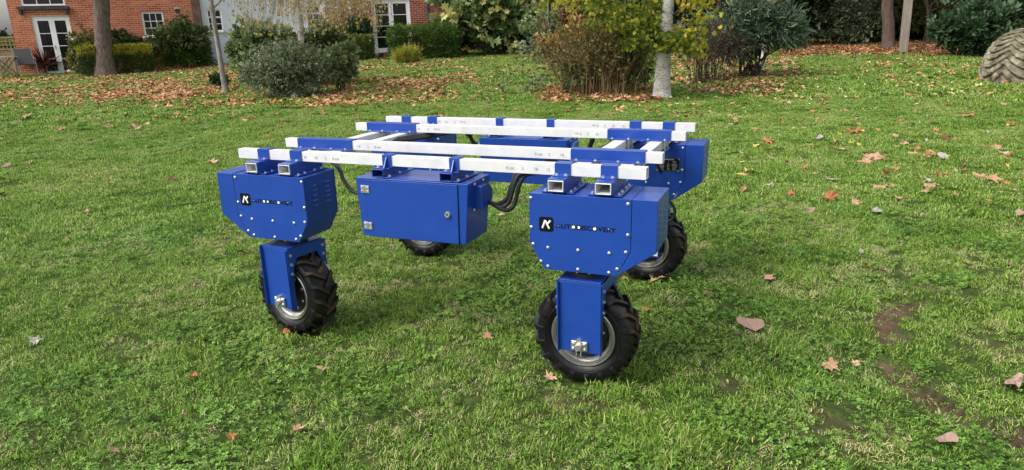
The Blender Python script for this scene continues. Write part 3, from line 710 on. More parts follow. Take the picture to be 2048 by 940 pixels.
# distinct long tufts the photo shows near the camera
for px, py, n_, rad in ((1270, 850, 26, .11), (1360, 880, 26, .12), (1310, 905, 18, .09), (1080, 690, 12, .06), (370, 715, 20, .12), (640, 920, 12, .08), (1560, 690, 16, .1), (1600, 560, 16, .12), (1700, 600, 14, .1), (1235, 795, 8, .06), (560, 690, 10, .06), (170, 745, 8, .08)):
    P = ground_at(px, py); q = rng.normal(0, rad / 2, (n_, 2)); addg(P.x + q[:, 0], P.y + q[:, 1], rng.uniform(1.0, 1.5, n_), rng.integers(6, 9, n_), .25)
X, Y = ring_grid(6.5, 15, .17); addg(X, Y, rng.uniform(.7, 1.15, len(X)), rng.integers(15, 21, len(X)), .1)
X, Y = ring_grid(15, 34, .27); addg(X, Y, rng.uniform(.9, 1.3, len(X)), rng.integers(21, 24, len(X)), .08)
grass = scatter('grass', np.vstack(PP), np.vstack(RO), np.concatenate(SS), np.concatenate(II), tcol)
tag(grass, 'short green lawn grass mixed with clover and dry blades covering the ground', 'grass', kind='stuff')

# ================================================================ FALLEN LEAVES
def leafcol(name, stops, rough=.7):
    m = mat(name, stops[0][1], rough, spec=.25); N, L, B = nodes(m)
    at = N.new('ShaderNodeAttribute'); at.attribute_name = 'tone'; oi = N.new('ShaderNodeObjectInfo'); ad = N.new('ShaderNodeMath'); ad.operation = 'MULTIPLY_ADD'; ad.inputs[1].default_value = .5; ad.use_clamp = True
    L.new(oi.outputs['Random'], ad.inputs[0]); L.new(at.outputs['Fac'], ad.inputs[2])
    r = ramp(N, stops); L.new(ad.outputs[0], r.inputs[0]); n = noise(N, L, 60, 4, .6); mx = N.new('ShaderNodeMix'); mx.data_type = 'RGBA'; mx.blend_type = 'MULTIPLY'; mx.inputs[0].default_value = .5
    rn = ramp(N, [(.35, (.45, .38, .33)), (.65, (1.15, 1.15, 1.15))]); L.new(n.outputs['Fac'], rn.inputs[0]); L.new(r.outputs[0], mx.inputs[6]); L.new(rn.outputs[0], mx.inputs[7]); L.new(mx.outputs[2], B.inputs['Base Color'])
    return m
LF_TAN = leafcol('tan_leaf', [(0, (.40, .22, .13)), (1, (.62, .42, .28))]); LF_OR = leafcol('orange_leaf', [(0, (.34, .13, .055)), (1, (.50, .24, .10))])
LF_BR = leafcol('brown_leaf', [(0, (.13, .065, .035)), (1, (.30, .15, .08))]); LF_PA = leafcol('pale_leaf', [(0, (.34, .31, .27)), (1, (.56, .54, .50))]); LF_PK = leafcol('grey_pink_leaf', [(0, (.30, .19, .14)), (1, (.44, .31, .25))])
LF_YE = leafcol('yellow_leaf', [(0, (.60, .45, .06)), (1, (.72, .60, .20))])
def leaf_shape(kind, curl=.3, seed=0):
    """unit-size leaf (about 1 across), fan of triangles round a midrib point; returns V,F"""
    rs = random.Random(seed); out = []
    if kind == 'lobed':
        lob = [(-90, .15), (-60, .34), (-35, .50), (-18, .30), (8, .50), (28, .27), (60, .44), (75, .34), (90, .56), (105, .34), (120, .44), (152, .27), (172, .50), (198, .30), (215, .50), (240, .34)]
        out = [(r * rs.uniform(.85, 1.12) * math.cos(R(a)), r * rs.uniform(.7, 1.2) * math.sin(R(a)) * .9) for a, r in lob]
    else:
        for i in range(12):
            a = 2 * math.pi * i / 12; out.append((.24 * math.cos(a) * (1 + .25 * rs.uniform(-1, 1)) * (1 - .25 * math.sin(a)), .5 * math.sin(a)))
    V = [(0, 0, 0)]; ph = rs.uniform(0, 6.28); c2 = rs.uniform(-1, 1) * curl; fold = rs.uniform(.2, .9) * curl
    for x, y in out: V.append((x, y, curl * .55 * (x * x + y * y) + c2 * x * y * 1.6 + fold * .8 * abs(x) * (1 if seed % 3 else -.8) + .05 * math.sin(9 * x + ph) * curl * 3 + .10 * curl * rs.uniform(-1, 1)))
    n = len(out); F = [(0, 1 + i, 1 + (i + 1) % n) for i in range(n)]; return np.array(V), np.array(F)
def leaf_me(kind, seed, m, curl):
    V, F = leaf_shape(kind, curl, seed); V = V.copy(); V[:, 2] -= V[:, 2].min() * .5
    # stalk
    k = len(V); V = np.vstack([V, [[-.008, -.10, .0], [.008, -.10, .0], [.012, -.42, .05], [-.004, -.42, .05]]]); F3 = np.vstack([F, [[k, k + 1, k + 2], [k, k + 2, k + 3]]])
    me = np_mesh('leaf', V, F3, m, np.full(len(V), rng.uniform(0, .5)), smooth=False)
    return me
LM = {}
for key, m in (('tan', LF_TAN), ('orange', LF_OR), ('brown', LF_BR), ('pale', LF_PA), ('pink', LF_PK), ('yellow', LF_YE)):
    LM[key] = [leaf_me('oval' if (key in ('pink',) or (key == 'pale' and q % 2)) else 'lobed', 10 * q + len(key), m, (.35, .6, .8, .5)[q]) for q in range(4)]
def put_leaf(P, size, key, label, group, q=None, lift=.020, tilt=.35, face=.16):
    o = link('fallen_leaf', LM[key][random.randrange(4) if q is None else q])
    o.location = (P.x, P.y, float(full_z(np.array([P.x]), np.array([P.y]))[0]) + lift); o.scale = (size,) * 3
    oval = key == 'pink' and size > .08
    n_ = Vector((-P.x, -P.y, 0)).normalized() * face + Vector((random.gauss(0, tilt * .5), random.gauss(0, tilt * .5), 1)); n_.normalize()
    o.rotation_euler = (n_.to_track_quat('Z', 'Y') @ Euler((0, 0, random.uniform(0, 6.28) if not oval else math.atan2(-P.x, P.y) + random.choice((1.57, -1.57)) + random.gauss(0, .35))).to_quaternion()).to_euler()
    return tag(o, label, 'leaf', group)
SPOT = [(571, 676, 24, 'orange', 'small orange leaf lying against the bottom of the front left tyre'), (389, 764, 20, 'orange', 'curled red brown leaf alone on the grass left below the front left wheel'), (372, 837, 15, 'brown', 'dull little brown leaf straight below the curled red brown one'),
 (600, 868, 32, 'tan', 'crumpled tan leaf nearest the lower edge, below the starry one'), (648, 750, 30, 'tan', 'starry tan leaf between the two front wheels, nearer the left one'), (465, 884, 28, 'orange', 'thin reddish leaf seen edge on near the lower left edge'),
 (230, 912, 28, 'pink', 'grey brown folded leaf at the lowest left of the lawn'), (973, 690, 30, 'tan', 'narrow tan leaf lying left of the front right wheel'), (1313, 566, 42, 'tan', 'long tan leaf in front of the rear right tyre'), (1249, 564, 20, 'tan', 'small tan leaf just right of the front right fork top'),
 (1412, 600, 28, 'brown', 'slim dry brown leaf standing on edge right of the rear right wheel'), (1500, 658, 52, 'pink', 'large smooth grey pink leaf right of the front right wheel'), (1660, 734, 38, 'tan', 'ragged tan leaf left of the muddy tyre track'), (1711, 731, 20, 'tan', 'small folded tan leaf touching the left of the tyre track'),
 (2025, 777, 40, 'pink', 'pale pinkish leaf at the right edge beside the tyre track'), (1890, 901, 44, 'pink', 'dull pinkish leaf with a dark shade under it at the lower right'), (1540, 559, 28, 'tan', 'curled tan leaf in the middle of the right lawn'), (1720, 516, 15, 'pale', 'small white leaf halfway up the right lawn'),
 (1737, 546, 13, 'orange', 'tiny orange leaf just below the small white one'), (1100, 766, 34, 'tan', 'torn tan leaf at the left foot of the front right tyre'), (1748, 320, 46, 'tan', 'biggest crumpled tan leaf on the upper right lawn'), (1728, 327, 32, 'tan', 'smaller tan leaf tucked under the left of the biggest crumpled one'), (1535, 288, 30, 'orange', 'orange leaf just right of the rear right drive box'),
 (1706, 271, 30, 'orange', 'arched orange brown leaf above the biggest crumpled leaf'), (1638, 281, 18, 'pale', 'small white leaf left above the biggest crumpled leaf'), (1763, 382, 42, 'tan', 'flat broad tan leaf under the biggest crumpled leaf'), (1659, 406, 36, 'orange', 'wide reddish orange leaf left of the flat broad tan one'),
 (1862, 378, 34, 'tan', 'pinkish tan leaf with a white scrap above it'), (1858, 367, 18, 'pale', 'white scrap of leaf resting on the pinkish tan leaf'), (1972, 364, 46, 'tan', 'large folded tan leaf standing up at the far right'), (1660, 363, 28, 'pale', 'creamy white leaf above the wide reddish orange one'),
 (1540, 375, 18, 'pale', 'grey white leaf just right of the rear right drive box corner'), (1935, 235, 28, 'orange', 'orange arched leaf below the ribbed stone'), (1892, 281, 20, 'brown', 'upright brown curled leaf right of centre on the upper right lawn'), (1858, 312, 22, 'orange', 'rusty leaf left of a ragged white scrap'),
 (1886, 317, 26, 'pale', 'ragged white scrap of leaf beside the rusty leaf'), (1994, 300, 24, 'tan', 'square tan leaf near the right edge above the grey scraps'), (2004, 314, 22, 'pale', 'light grey curled leaf under the square tan one'), (1750, 431, 30, 'pale', 'flat creamy leaf below the flat broad tan one'),
 (1850, 284, 12, 'pale', 'upright white sliver of leaf left of the curled brown one'), (1622, 427, 16, 'pink', 'star shaped pinkish leaf below the reddish orange one'), (1978, 404, 12, 'orange', 'tiny bright orange leaf near the right edge'), (2040, 434, 22, 'pink', 'pinkish leaf cut by the right edge'),
 (346, 362, 22, 'brown', 'dark edged brown leaf left of the front left drive box'), (424, 329, 30, 'tan', 'tan leaf just left of the front beam end'), (273, 262, 24, 'tan', 'right one of two flat tan leaves on the upper left lawn'), (217, 258, 22, 'tan', 'left one of two flat tan leaves on the upper left lawn'),
 (118, 264, 24, 'tan', 'slim tan leaf left of the two flat ones'), (48, 239, 28, 'tan', 'long tan leaf nearest the upper left corner of the lawn'), (409, 260, 18, 'pale', 'pale thin leaf above the left end of the beams'), (1001, 437, 20, 'tan', 'light tan leaf seen between the cabinet and the front right box'),
 (1041, 470, 13, 'orange', 'orange crumb of leaf left of the front right drive box'), (138, 483, 14, 'orange', 'small reddish leaf alone on the left lawn'), (12, 334, 18, 'pink', 'grey leaf at the left edge of the lawn'), (74, 683, 24, 'pale', 'thin whitish leaf near the left edge'), (792, 570, 18, 'tan', 'faint tan leaf behind the front left wheel')]
OWN = []
for px, py, w, key, lab in SPOT:
    P = ground_at(px, py); dist = (P - cC).length; put_leaf(P, w / CF * dist * 1.0, key, lab, None, lift=.024, tilt=.35, face=.20); OWN.append((P.x, P.y))
# litter density by region of the lawn (leaves per square metre), looked up where a point of the ground is seen
def litter(px, py):
    d = np.full(px.shape, .25)
    def reg(x0, x1, y0, y1, v, soft=14):
        nonlocal d
        q = sm(x0 - soft * 2, x0 + soft * 2, px) * (1 - sm(x1 - soft * 2, x1 + soft * 2, px)) * sm(y0 - soft / 2, y0 + soft / 2, py) * (1 - sm(y1 - soft / 2, y1 + soft / 2, py)); d = np.maximum(d, q * v)
    reg(-60, 260, 152, 215, 60); reg(200, 470, 128, 160, 95, 8); reg(180, 720, 150, 214, 110); reg(480, 900, 150, 205, 80); reg(640, 960, 122, 172, 48); reg(860, 1100, 108, 210, 9); reg(1080, 1320, 174, 206, 140, 8)
    reg(1330, 1600, 112, 190, 100, 10); reg(1300, 1700, 178, 240, 16); reg(1560, 2080, 84, 112, 210, 6); reg(1560, 2080, 110, 200, 16); reg(1600, 2080, 190, 330, 5.5); reg(700, 1600, 200, 250, 5); reg(0, 900, 205, 250, 5); reg(1480, 2080, 230, 440, 3.6)
    return d
X = rng.uniform(-34, 12, 900000); Y = rng.uniform(3.5, 38, 900000); area = 46 * 34.5
Z = ground_z(X, Y); px, py, dz = project(np.column_stack([X, Y, Z])); ins = (px > -160) & (px < 2210) & (dz > 3)
X, Y, Z, px, py, dz = (a[ins] for a in (X, Y, Z, px, py, dz)); n2 = vnoise(X, Y, 1.3, 51); n3 = vnoise(X, Y, .5, 52)
k = rng.random(len(X)) < litter(px, py) * (.25 + 1.5 * sm(.25, .75, n2 * .6 + n3 * .4)) * area / 900000
X, Y, px, py, dz = X[k], Y[k], px[k], py[k], dz[k]
inframe = (px > 5) & (px < 2043) & (py < 935); order = np.argsort(np.where(inframe, dz, 999)); big = order[:235]
def zone(px, py):
    """landmark the leaf lies by: (phrase, group phrase)"""
    if px < 700: return 'left of the robot beams' if py > 235 else 'before the island bed' if px > 400 else 'below the left house'
    if px < 1080: return 'behind the robot frame, left part'
    if px < 1300: return 'before the brown canes'
    if px < 1480: return 'in front of the white birch' if py < 260 else 'right of the rear drive box'
    if py < 175: return 'between spiky shrub and post' if px < 1830 else 'left of the ribbed stone'
    if px > 1840: return 'below the ribbed stone'
    return 'on the right lawn, upper part' if py < 250 else 'in the middle of the right lawn'
KN = dict(tan='light tan', orange='orange brown', brown='dark brown', pale='whitish', yellow='yellow', pink='pinkish grey')
for i in big:
    z = zone(px[i], py[i]); u = random.random(); right = px[i] > 1350
    key = 'tan' if u < .42 else 'orange' if u < .62 else 'brown' if u < .74 else ('pale' if right else 'tan') if u < .88 else ('yellow' if right else 'brown')
    q = random.randrange(4); size = random.uniform(.07, .14) if key != 'pale' else random.uniform(.05, .08)
    sz = ('small', 'middling', 'large')[0 if size < .085 else 1 if size < .115 else 2]; sh = ('flat', 'slightly curled', 'strongly curled', 'creased')[q]
    lab = '%s %s %s leaf %s' % (sz, sh, KN[key], z)
    put_leaf(Vector((X[i], Y[i], 0)), size, key, lab, 'leaves lying ' + z, q, lift=.018, tilt=.5)
rest = order[235:]
# the others: joined, three objects by colour family
def litter_mesh(sel, m, name, label, smin, smax):
    n = len(sel); shapes = [leaf_shape('lobed', c, 90 + q) for q, c in enumerate((.2, .4, .6, .3, .5))]
    Vs, Fs, Ts, off = [], [], [], 0; which = rng.integers(0, 5, n)
    for q in range(5):
        s_ = sel[which == q]; V, F = shapes[q]; V = V.copy(); V[:, 2] -= V[:, 2].min(); V = V[[0] + list(range(1, 17, 1))]; m_ = len(s_)
        if not m_: continue
        sc = rng.uniform(smin, smax, m_); az = rng.uniform(0, 6.28, m_); tx, ty = rng.normal(0, .24, m_), rng.normal(0, .24, m_)
        P = V[None] * sc[:, None, None]; x = P[:, :, 0] * np.cos(az)[:, None] - P[:, :, 1] * np.sin(az)[:, None]; y = P[:, :, 0] * np.sin(az)[:, None] + P[:, :, 1] * np.cos(az)[:, None]
        z = P[:, :, 2] + x * tx[:, None] + y * ty[:, None]
        gz = full_z(X[s_], Y[s_]) + rng.uniform(.022, .045, m_)
        Vs.append(np.stack([x + X[s_][:, None], y + Y[s_][:, None], z + gz[:, None]], 2).reshape(-1, 3))
        Fs.append((F[None] + (np.arange(m_) * len(V))[:, None, None]).reshape(-1, 3) + off); Ts.append(np.repeat(rng.uniform(0, 1, m_), len(V))); off += m_ * len(V)
    o = link(name, np_mesh(name, np.vstack(Vs), np.vstack(Fs), m, np.concatenate(Ts))); tag(o, label, 'leaves', kind='stuff')
u = rng.random(len(rest)); bedr = (px[rest] > 1540) & (py[rest] < 116); rightside = (px[rest] > 1330) & ~bedr
brown = (u < .22) | (bedr & (u < .6)); yel = rightside & (u > .70) & (py[rest] > 112)
LIT_TAN = leafcol('litter_tan', [(0, (.33, .13, .055)), (.5, (.52, .235, .105)), (1, (.66, .42, .24))]); LIT_BR = leafcol('litter_brown', [(0, (.12, .05, .028)), (1, (.34, .13, .06))]); LIT_Y = leafcol('litter_yellow', [(0, (.55, .46, .10)), (1, (.70, .68, .42))])
litter_mesh(rest[~brown & ~yel], LIT_TAN, 'leaf_litter', 'carpet of tan and orange fallen leaves under the trees and over the far lawn', .09, .15)
litter_mesh(rest[brown], LIT_BR, 'leaf_litter', 'dark red brown fallen leaves mixed through the litter and under the hedge', .09, .15)
litter_mesh(rest[yel], LIT_Y, 'leaf_litter', 'yellowish small fallen leaves strewn on the right far lawn', .05, .10)

#@@HOUSES
# ================================================================ HOUSES
HA = math.atan2(.6109, .7917); HX, HY = -25.457, 18.033
def H(s, d, z=0):
    """facade frame: s along the front, d behind it"""
    return Vector((HX + s * math.cos(HA) - d * math.sin(HA), HY + s * math.sin(HA) + d * math.cos(HA), z))
def brick_mat(name, stops, sc=3.2):
    m = mat(name, stops[0][1], .88, spec=.2); N, L, B = nodes(m)
    oi = N.new('ShaderNodeObjectInfo'); at = N.new('ShaderNodeAttribute'); at.attribute_name = 'tone'
    ad = N.new('ShaderNodeMath'); ad.operation = 'ADD'; L.new(oi.outputs['Random'], ad.inputs[0]); L.new(at.outputs['Fac'], ad.inputs[1]); fr = N.new('ShaderNodeMath'); fr.operation = 'FRACT'; L.new(ad.outputs[0], fr.inputs[0])
    r = ramp(N, stops); L.new(fr.outputs[0], r.inputs[0]); n = noise(N, L, 1.1, 6, .65, coord='Object'); ge = N.new('ShaderNodeNewGeometry'); L.new(ge.outputs['Position'], n.inputs['Vector'])
    rn = ramp(N, [(.3, (.68, .62, .60)), (.7, (1.12, 1.10, 1.08))]); L.new(n.outputs['Fac'], rn.inputs[0]); mx = N.new('ShaderNodeMix'); mx.data_type = 'RGBA'; mx.blend_type = 'MULTIPLY'; mx.inputs[0].default_value = 1
    L.new(r.outputs[0], mx.inputs[6]); L.new(rn.outputs[0], mx.inputs[7]); L.new(mx.outputs[2], B.inputs['Base Color']); return m
BRICK = brick_mat('orange_red_brick', [(0, (.36, .085, .040)), (.35, (.50, .14, .065)), (.7, (.58, .20, .10)), (1, (.42, .11, .055))])
BRICK2 = brick_mat('dark_red_brick', [(0, (.22, .040, .026)), (.5, (.33, .07, .045)), (1, (.40, .11, .07))])
MORTAR = noisy('mortar', [(.3, (.52, .40, .31)), (.7, (.66, .54, .44))], 6, .95)
RENDER = noisy('pale_blue_render', [(.35, (.50, .54, .60)), (.65, (.62, .66, .72))], .9, .9, .1, 20); RENDER2 = noisy('grey_render', [(.3, (.28, .26, .24)), (.7, (.42, .38, .34))], 2, .9)
PVC = noisy('white_upvc', [(.3, (.82, .82, .83)), (.7, (.88, .88, .89))], 3, .4); DARK = noisy('dark_timber', [(.3, (.03, .032, .035)), (.7, (.07, .07, .07))], 8, .8); PIPE = mat('blue_grey_pipe', (.05, .07, .10), .5)
ROOM = mat('room_inside', (.035, .033, .03), .95); CURT = noisy('curtain', [(.3, (.10, .095, .085)), (.7, (.32, .30, .27))], 4, .95, dims=(8, 8, .3)); ROOFT = noisy('roof_tiles', [(.3, (.07, .045, .04)), (.7, (.13, .08, .06))], 12, .9)
def glass_mat():
    m = mat('window_glass', (.02, .02, .02), .03); N, L, B = nodes(m); t = N.new('ShaderNodeBsdfTransparent'); t.inputs[0].default_value = (.75, .78, .78, 1); g = N.new('ShaderNodeBsdfGlossy'); g.inputs['Roughness'].default_value = .02
    f = N.new('ShaderNodeFresnel'); f.inputs[0].default_value = 1.5; ms = N.new('ShaderNodeMixShader'); L.new(f.outputs[0], ms.inputs[0]); L.new(t.outputs[0], ms.inputs[1]); L.new(g.outputs[0], ms.inputs[2]); L.new(ms.outputs[0], N['Material Output'].inputs[0]); return m
GLASS = glass_mat()
def house(name, label, group=None):
    h = empty(name, (HX, HY, 0), HA); return tag(h, label, 'house', group)
def wall(parent, s0, s1, z0, z1, holes, d0, d1, m, name='wall', depth=6, ground=True):
    """front with real openings plus sides, back"""
    mb = MB(); ss = sorted({s0, s1, *[h[0] for h in holes], *[h[1] for h in holes]}); zs = sorted({z0, z1, *[h[2] for h in holes], *[h[3] for h in holes]})
    ss = [s for s in ss if s0 <= s <= s1]; zs = [z for z in zs if z0 <= z <= z1]; bm = mb.bm
    def P(s, d, z): return bm.verts.new((s, d, z))
    def quad(*c): bm.faces.new([P(*q) for q in c])
    for a, b in zip(ss[:-1], ss[1:]):
        for c, e in zip(zs[:-1], zs[1:]):
            if any(h[0] <= a and b <= h[1] and h[2] <= c and e <= h[3] for h in holes): continue
            quad((a, d0, c), (b, d0, c), (b, d0, e), (a, d0, e))
    for h in holes:
        a, b, c, e = h; quad((a, d0, c), (a, d1, c), (b, d1, c), (b, d0, c)); quad((a, d0, e), (b, d0, e), (b, d1, e), (a, d1, e)); quad((a, d0, c), (a, d0, e), (a, d1, e), (a, d1, c)); quad((b, d0, c), (b, d1, c), (b, d1, e), (b, d0, e))
    quad((s0, d0, z0), (s0, d0, z1), (s0, depth, z1), (s0, depth, z0)); quad((s1, d0, z0), (s1, depth, z0), (s1, depth, z1), (s1, d0, z1)); quad((s0, depth, z0), (s0, depth, z1), (s1, depth, z1), (s1, depth, z0))
    return mb.build(name, m, parent)
def room(parent, h, d):
    a, b, c, e = h; mb = MB(); bm = mb.bm; a -= .4; b += .4; c -= .1; e += .2; D2 = d + 1.6
    def quad(*q): bm.faces.new([bm.verts.new(p) for p in q])
    quad((a, D2, c), (b, D2, c), (b, D2, e), (a, D2, e)); quad((a, d, c), (a, D2, c), (a, D2, e), (a, d, e)); quad((b, d, c), (b, D2, c), (b, D2, e), (b, d, e)); quad((a, d, c), (b, d, c), (b, D2, c), (a, D2, c)); quad((a, d, e), (b, d, e), (b, D2, e), (a, D2, e))
    # inner face of the wall round the opening is closed by the wall itself
    return mb.build('room', ROOM, parent)
def glazed(parent, name, s0, s1, z0, z1, d, cols, rows, frame=.06, bar=.022, sill=False):
    """frame with glazing bars and panes; rows = list of row heights weights; cols int"""
    f = MB(); f.box(s0, s1, d, d + .06, z0, z0 + frame); f.box(s0, s1, d, d + .06, z1 - frame, z1); f.box(s0, s0 + frame, d, d + .06, z0 + frame, z1 - frame); f.box(s1 - frame, s1, d, d + .06, z0 + frame, z1 - frame)
    fr = f.build(name, PVC, parent); W_ = s1 - s0 - 2 * frame; Hh = z1 - z0 - 2 * frame; cw = W_ / cols; tot = sum(rows); z = z0 + frame; zz = []
    for i, rw in enumerate(rows): zz.append((z, z + Hh * rw / tot)); z += Hh * rw / tot
    for i in range(1, cols): MB().box(s0 + frame + cw * i - bar / 2, s0 + frame + cw * i + bar / 2, d + .012, d + .045, z0 + frame, z1 - frame).build('glazing_bar', PVC, fr)
    for i, (a, b) in enumerate(zz[:-1]): MB().box(s0 + frame, s1 - frame, d + .010, d + .047, b - bar / 2, b + bar / 2).build('glazing_bar', PVC, fr)
    for a, b in zz:
        for i in range(cols): MB().box(s0 + frame + cw * i + bar / 2, s0 + frame + cw * (i + 1) - bar / 2, d + .026, d + .030, a + bar / 2, b - bar / 2).build('pane', GLASS, fr)
    if sill: MB().box(s0 - .06, s1 + .06, d - .10, d - .001, z0 - .045, z0 + .012).build('sill', PVC, fr)
    return fr
def bricks(wl, s0, s1, z0, z1, holes, d, m, vis, limit=300):
    """stretcher bond; the nearest visible 'limit' bricks are objects, the others one joined part"""
    bl, bh, st, rh = .210, .060, .225, .075; recs = []
    row = 0; z = z0
    while z + bh < z1:
        s = s0 - (st / 2 if row % 2 else 0)
        while s < s1:
            a, b = max(s, s0), min(s + bl, s1)
            segs = [(a, b)]
            for h in holes:
                if z + bh > h[2] and z < h[3]:
                    ns = []
                    for p, q in segs:
                        if q <= h[0] or p >= h[1]: ns.append((p, q))
                        else:
                            if p < h[0]: ns.append((p, h[0]))
                            if q > h[1]: ns.append((h[1], q))
                    segs = ns
            for p, q in segs:
                if q - p > .03: recs.append((p, q, z))
            s += st
        z += rh; row += 1
    full = [r for r in recs if abs(r[1] - r[0] - bl) < 1e-4 and vis(r)]; sel = set(id(r) for r in full[:limit])
    me = MB().box(0, bl, -.004, .02, 0, bh).build('brick', m).data; bpy.data.objects.remove([o for o in COL.objects if o.data is me][0])
    V, F, T = [], [], []; k = 0
    for r in recs:
        jz = random.uniform(-.0015, .0015)
        if id(r) in sel:
            o = bpy.data.objects.new('brick', me); COL.objects.link(o); o.parent = wl; o.location = (r[0], d + jz, r[2])
        else:
            a, b, z = r; y = d + jz - .004; V += [(a, y, z), (b, y, z), (b, y, z + bh), (a, y, z + bh), (a, y + .02, z), (b, y + .02, z), (b, y + .02, z + bh), (a, y + .02, z + bh)]
            F += [(k, k + 1, k + 2, k + 3), (k + 4, k, k + 3, k + 7), (k + 1, k + 5, k + 6, k + 2), (k + 3, k + 2, k + 6, k + 7), (k + 4, k + 5, k + 1, k)]; T += [random.random()] * 8; k += 8
    o = link('brickwork', np_mesh('brickwork', V, F, m, T), wl); o['kind'] = 'stuff'
def french_door(parent, s0, s1, z0, z1, d, rows=4):
    fr = MB().box(s0, s1, d, d + .08, z1 - .06, z1).box(s0, s0 + .06, d, d + .08, z0, z1 - .06).box(s1 - .06, s1, d, d + .08, z0, z1 - .06).box(s0 + .06, s1 - .06, d, d + .08, z0, z0 + .04).build('french_door', PVC, parent)
    mid = (s0 + s1) / 2
    for a, b in ((s0 + .062, mid - .002), (mid + .002, s1 - .062)):
        lf = MB().box(a, a + .09, d + .008, d + .06, z0 + .042, z1 - .062).box(b - .09, b, d + .008, d + .06, z0 + .042, z1 - .062).box(a + .09, b - .09, d + .008, d + .06, z0 + .042, z0 + .20).box(a + .09, b - .09, d + .008, d + .06, z1 - .15, z1 - .062)
        h0, h1 = z0 + .20, z1 - .15; hh = (h1 - h0) / rows
        for i in range(1, rows): lf.box(a + .09, b - .09, d + .018, d + .05, h0 + hh * i - .012, h0 + hh * i + .012)
        for i in range(rows): MB().box(a + .09, b - .09, d + .030, d + .034, h0 + hh * i + (.012 if i else 0), h0 + hh * (i + 1) - (.012 if i < rows - 1 else 0)).build('pane', GLASS, fr)
        lf.build('door_leaf', PVC, fr)
    MB().box(mid - .055, mid - .035, d - .03, d + .007, (z0 + z1) / 2 - .08, (z0 + z1) / 2 + .06).build('door_handle', STEEL, fr)
    return fr
def gz(s, d=0): p = H(s, d); return float(ground_z(p.x, p.y))
# --- orange brick house on the left
hA = house('brick_house', 'orange red brick house with white french door at the left edge')
holesA = [(-.69, .53, .40, 2.56), (2.955, 3.715, 1.76, 2.66), (-.90, .50, 2.86, 4.1), (4.16, 4.32, 2.59, 2.75)]
wA = wall(hA, -1.36, 4.76, -.3, 5.4, holesA, 0, .12, MORTAR)
bricks(wA, -1.36, 4.76, .42, 5.38, holesA, 0, BRICK, lambda r: 1.0 < r[2] < 3.1 and not (.55 < r[0] < 2.3 and r[2] < 2.1))
french_door(hA, -.69, .53, .42, 2.56, .05)
for h in holesA[:3]: room(hA, h, .12)
for a, b in ((-.60, -.42), (-.38, -.30)):
    m = MB(); n = 14; pts = [(a + (b - a) * i / n, .30 + .025 * math.sin(i * 1.9)) for i in range(n + 1)]; m.prism(pts + [(x, y + .01) for x, y in pts[::-1]], .45, 2.5, 'z'); m.build('curtain', CURT, hA)
glazed(hA, 'window', 2.955, 3.715, 1.76, 2.66, .05, 3, [1, 1, 1.1], .065, .022, True)
glazed(hA, 'window', -.90, .50, 2.93, 4.1, .02, 3, [1, 1], .06, .025)
b = MB().box(-1.02, .62, -.16, -.012, 2.80, 2.90).build('bay_sill', DARK, hA)
for s in (-.95, .52): MB().box(s - .04, s + .04, -.14, -.012, 2.62, 2.7995).build('bracket', DARK, b)
MB().cyl((4.24, -.02, 2.67), .085, .10, 'y', 20).build('vent', BLACK, hA); MB().cyl((-.45, -.10, .34), .001, .001).bm.free()
MB().box(-.80, .64, -.42, -.012, .30, .44).build('door_step', RENDER, hA)
MB().prism([(-.35, 5.4), (6.35, 5.4), (3.0, 8.2)], -1.6, 4.95, 'x').build('roof', ROOFT, hA)
MB().box(4.765, 5.045, -.05, 6, -.3, 5.4).build('pier', noisy('pier_brick', [(.3, (.10, .06, .04)), (.7, (.20, .13, .08))], 5, .9), hA)
# --- pale rendered house
hB = house('rendered_house', 'pale blue grey rendered house with small white windows between the brick houses')
holesB = [(5.24, 5.78, 1.90, 2.72), (8.93, 9.47, 1.98, 2.80)]
wB = wall(hB, 5.05, 9.70, -.3, 5.4, holesB, .10, .22, RENDER)
for h in holesB: room(hB, h, .22); glazed(hB, 'window', *h, .14, 2, [1, 1, .15, 1], .05, .022, True)
MB().box(9.52, 9.70, -.02, .097, -.3, 5.4).build('corner_pier', PVC, hB)
MB().prism([(-.25, 5.4), (6.35, 5.4), (3.05, 8.0)], 4.96, 9.8, 'x').build('roof', ROOFT, hB)
# --- dark brick house in the middle
hC = house('brick_house', 'dark red brick house with white french door and blue grey drainpipes in the middle')
holesC = [(11.52, 13.08, .86, 2.98)]
wC = wall(hC, 9.71, 17.2, -.3, 5.4, holesC, 0, .12, MORTAR)
bricks(wC, 9.71, 17.2, .76, 5.38, holesC, 0, BRICK2, lambda r: 1.6 < r[2] < 3.1 and 9.8 < r[0] < 14.6)
french_door(hC, 11.52, 13.08, .88, 2.98, .05); room(hC, holesC[0], .12)
for s in (10.55, 13.80):
    p = MB().cyl((s, -.06, .6), .038, 4.7, 'z', 12).build('drainpipe', PIPE, hC, smooth=True)
    for z in (1.4, 2.6, 3.8): MB().box(s - .055, s + .055, -.10, -.012, z, z + .03).build('pipe_bracket', PIPE, p)
MB().prism([(-.35, 5.4), (6.35, 5.4), (3.0, 8.2)], 9.82, 17.4, 'x').build('roof', ROOFT, hC)
m = MB(); n = 30; pts = [(11.66 + 1.28 * i / n, .34 + .02 * math.sin(i * 2.1)) for i in range(n + 1)]; m.prism(pts + [(x, y + .008) for x, y in pts[::-1]], .9, 2.9, 'z'); m.build('curtain', mat('net_curtain', (.06, .075, .06), .95), hC)
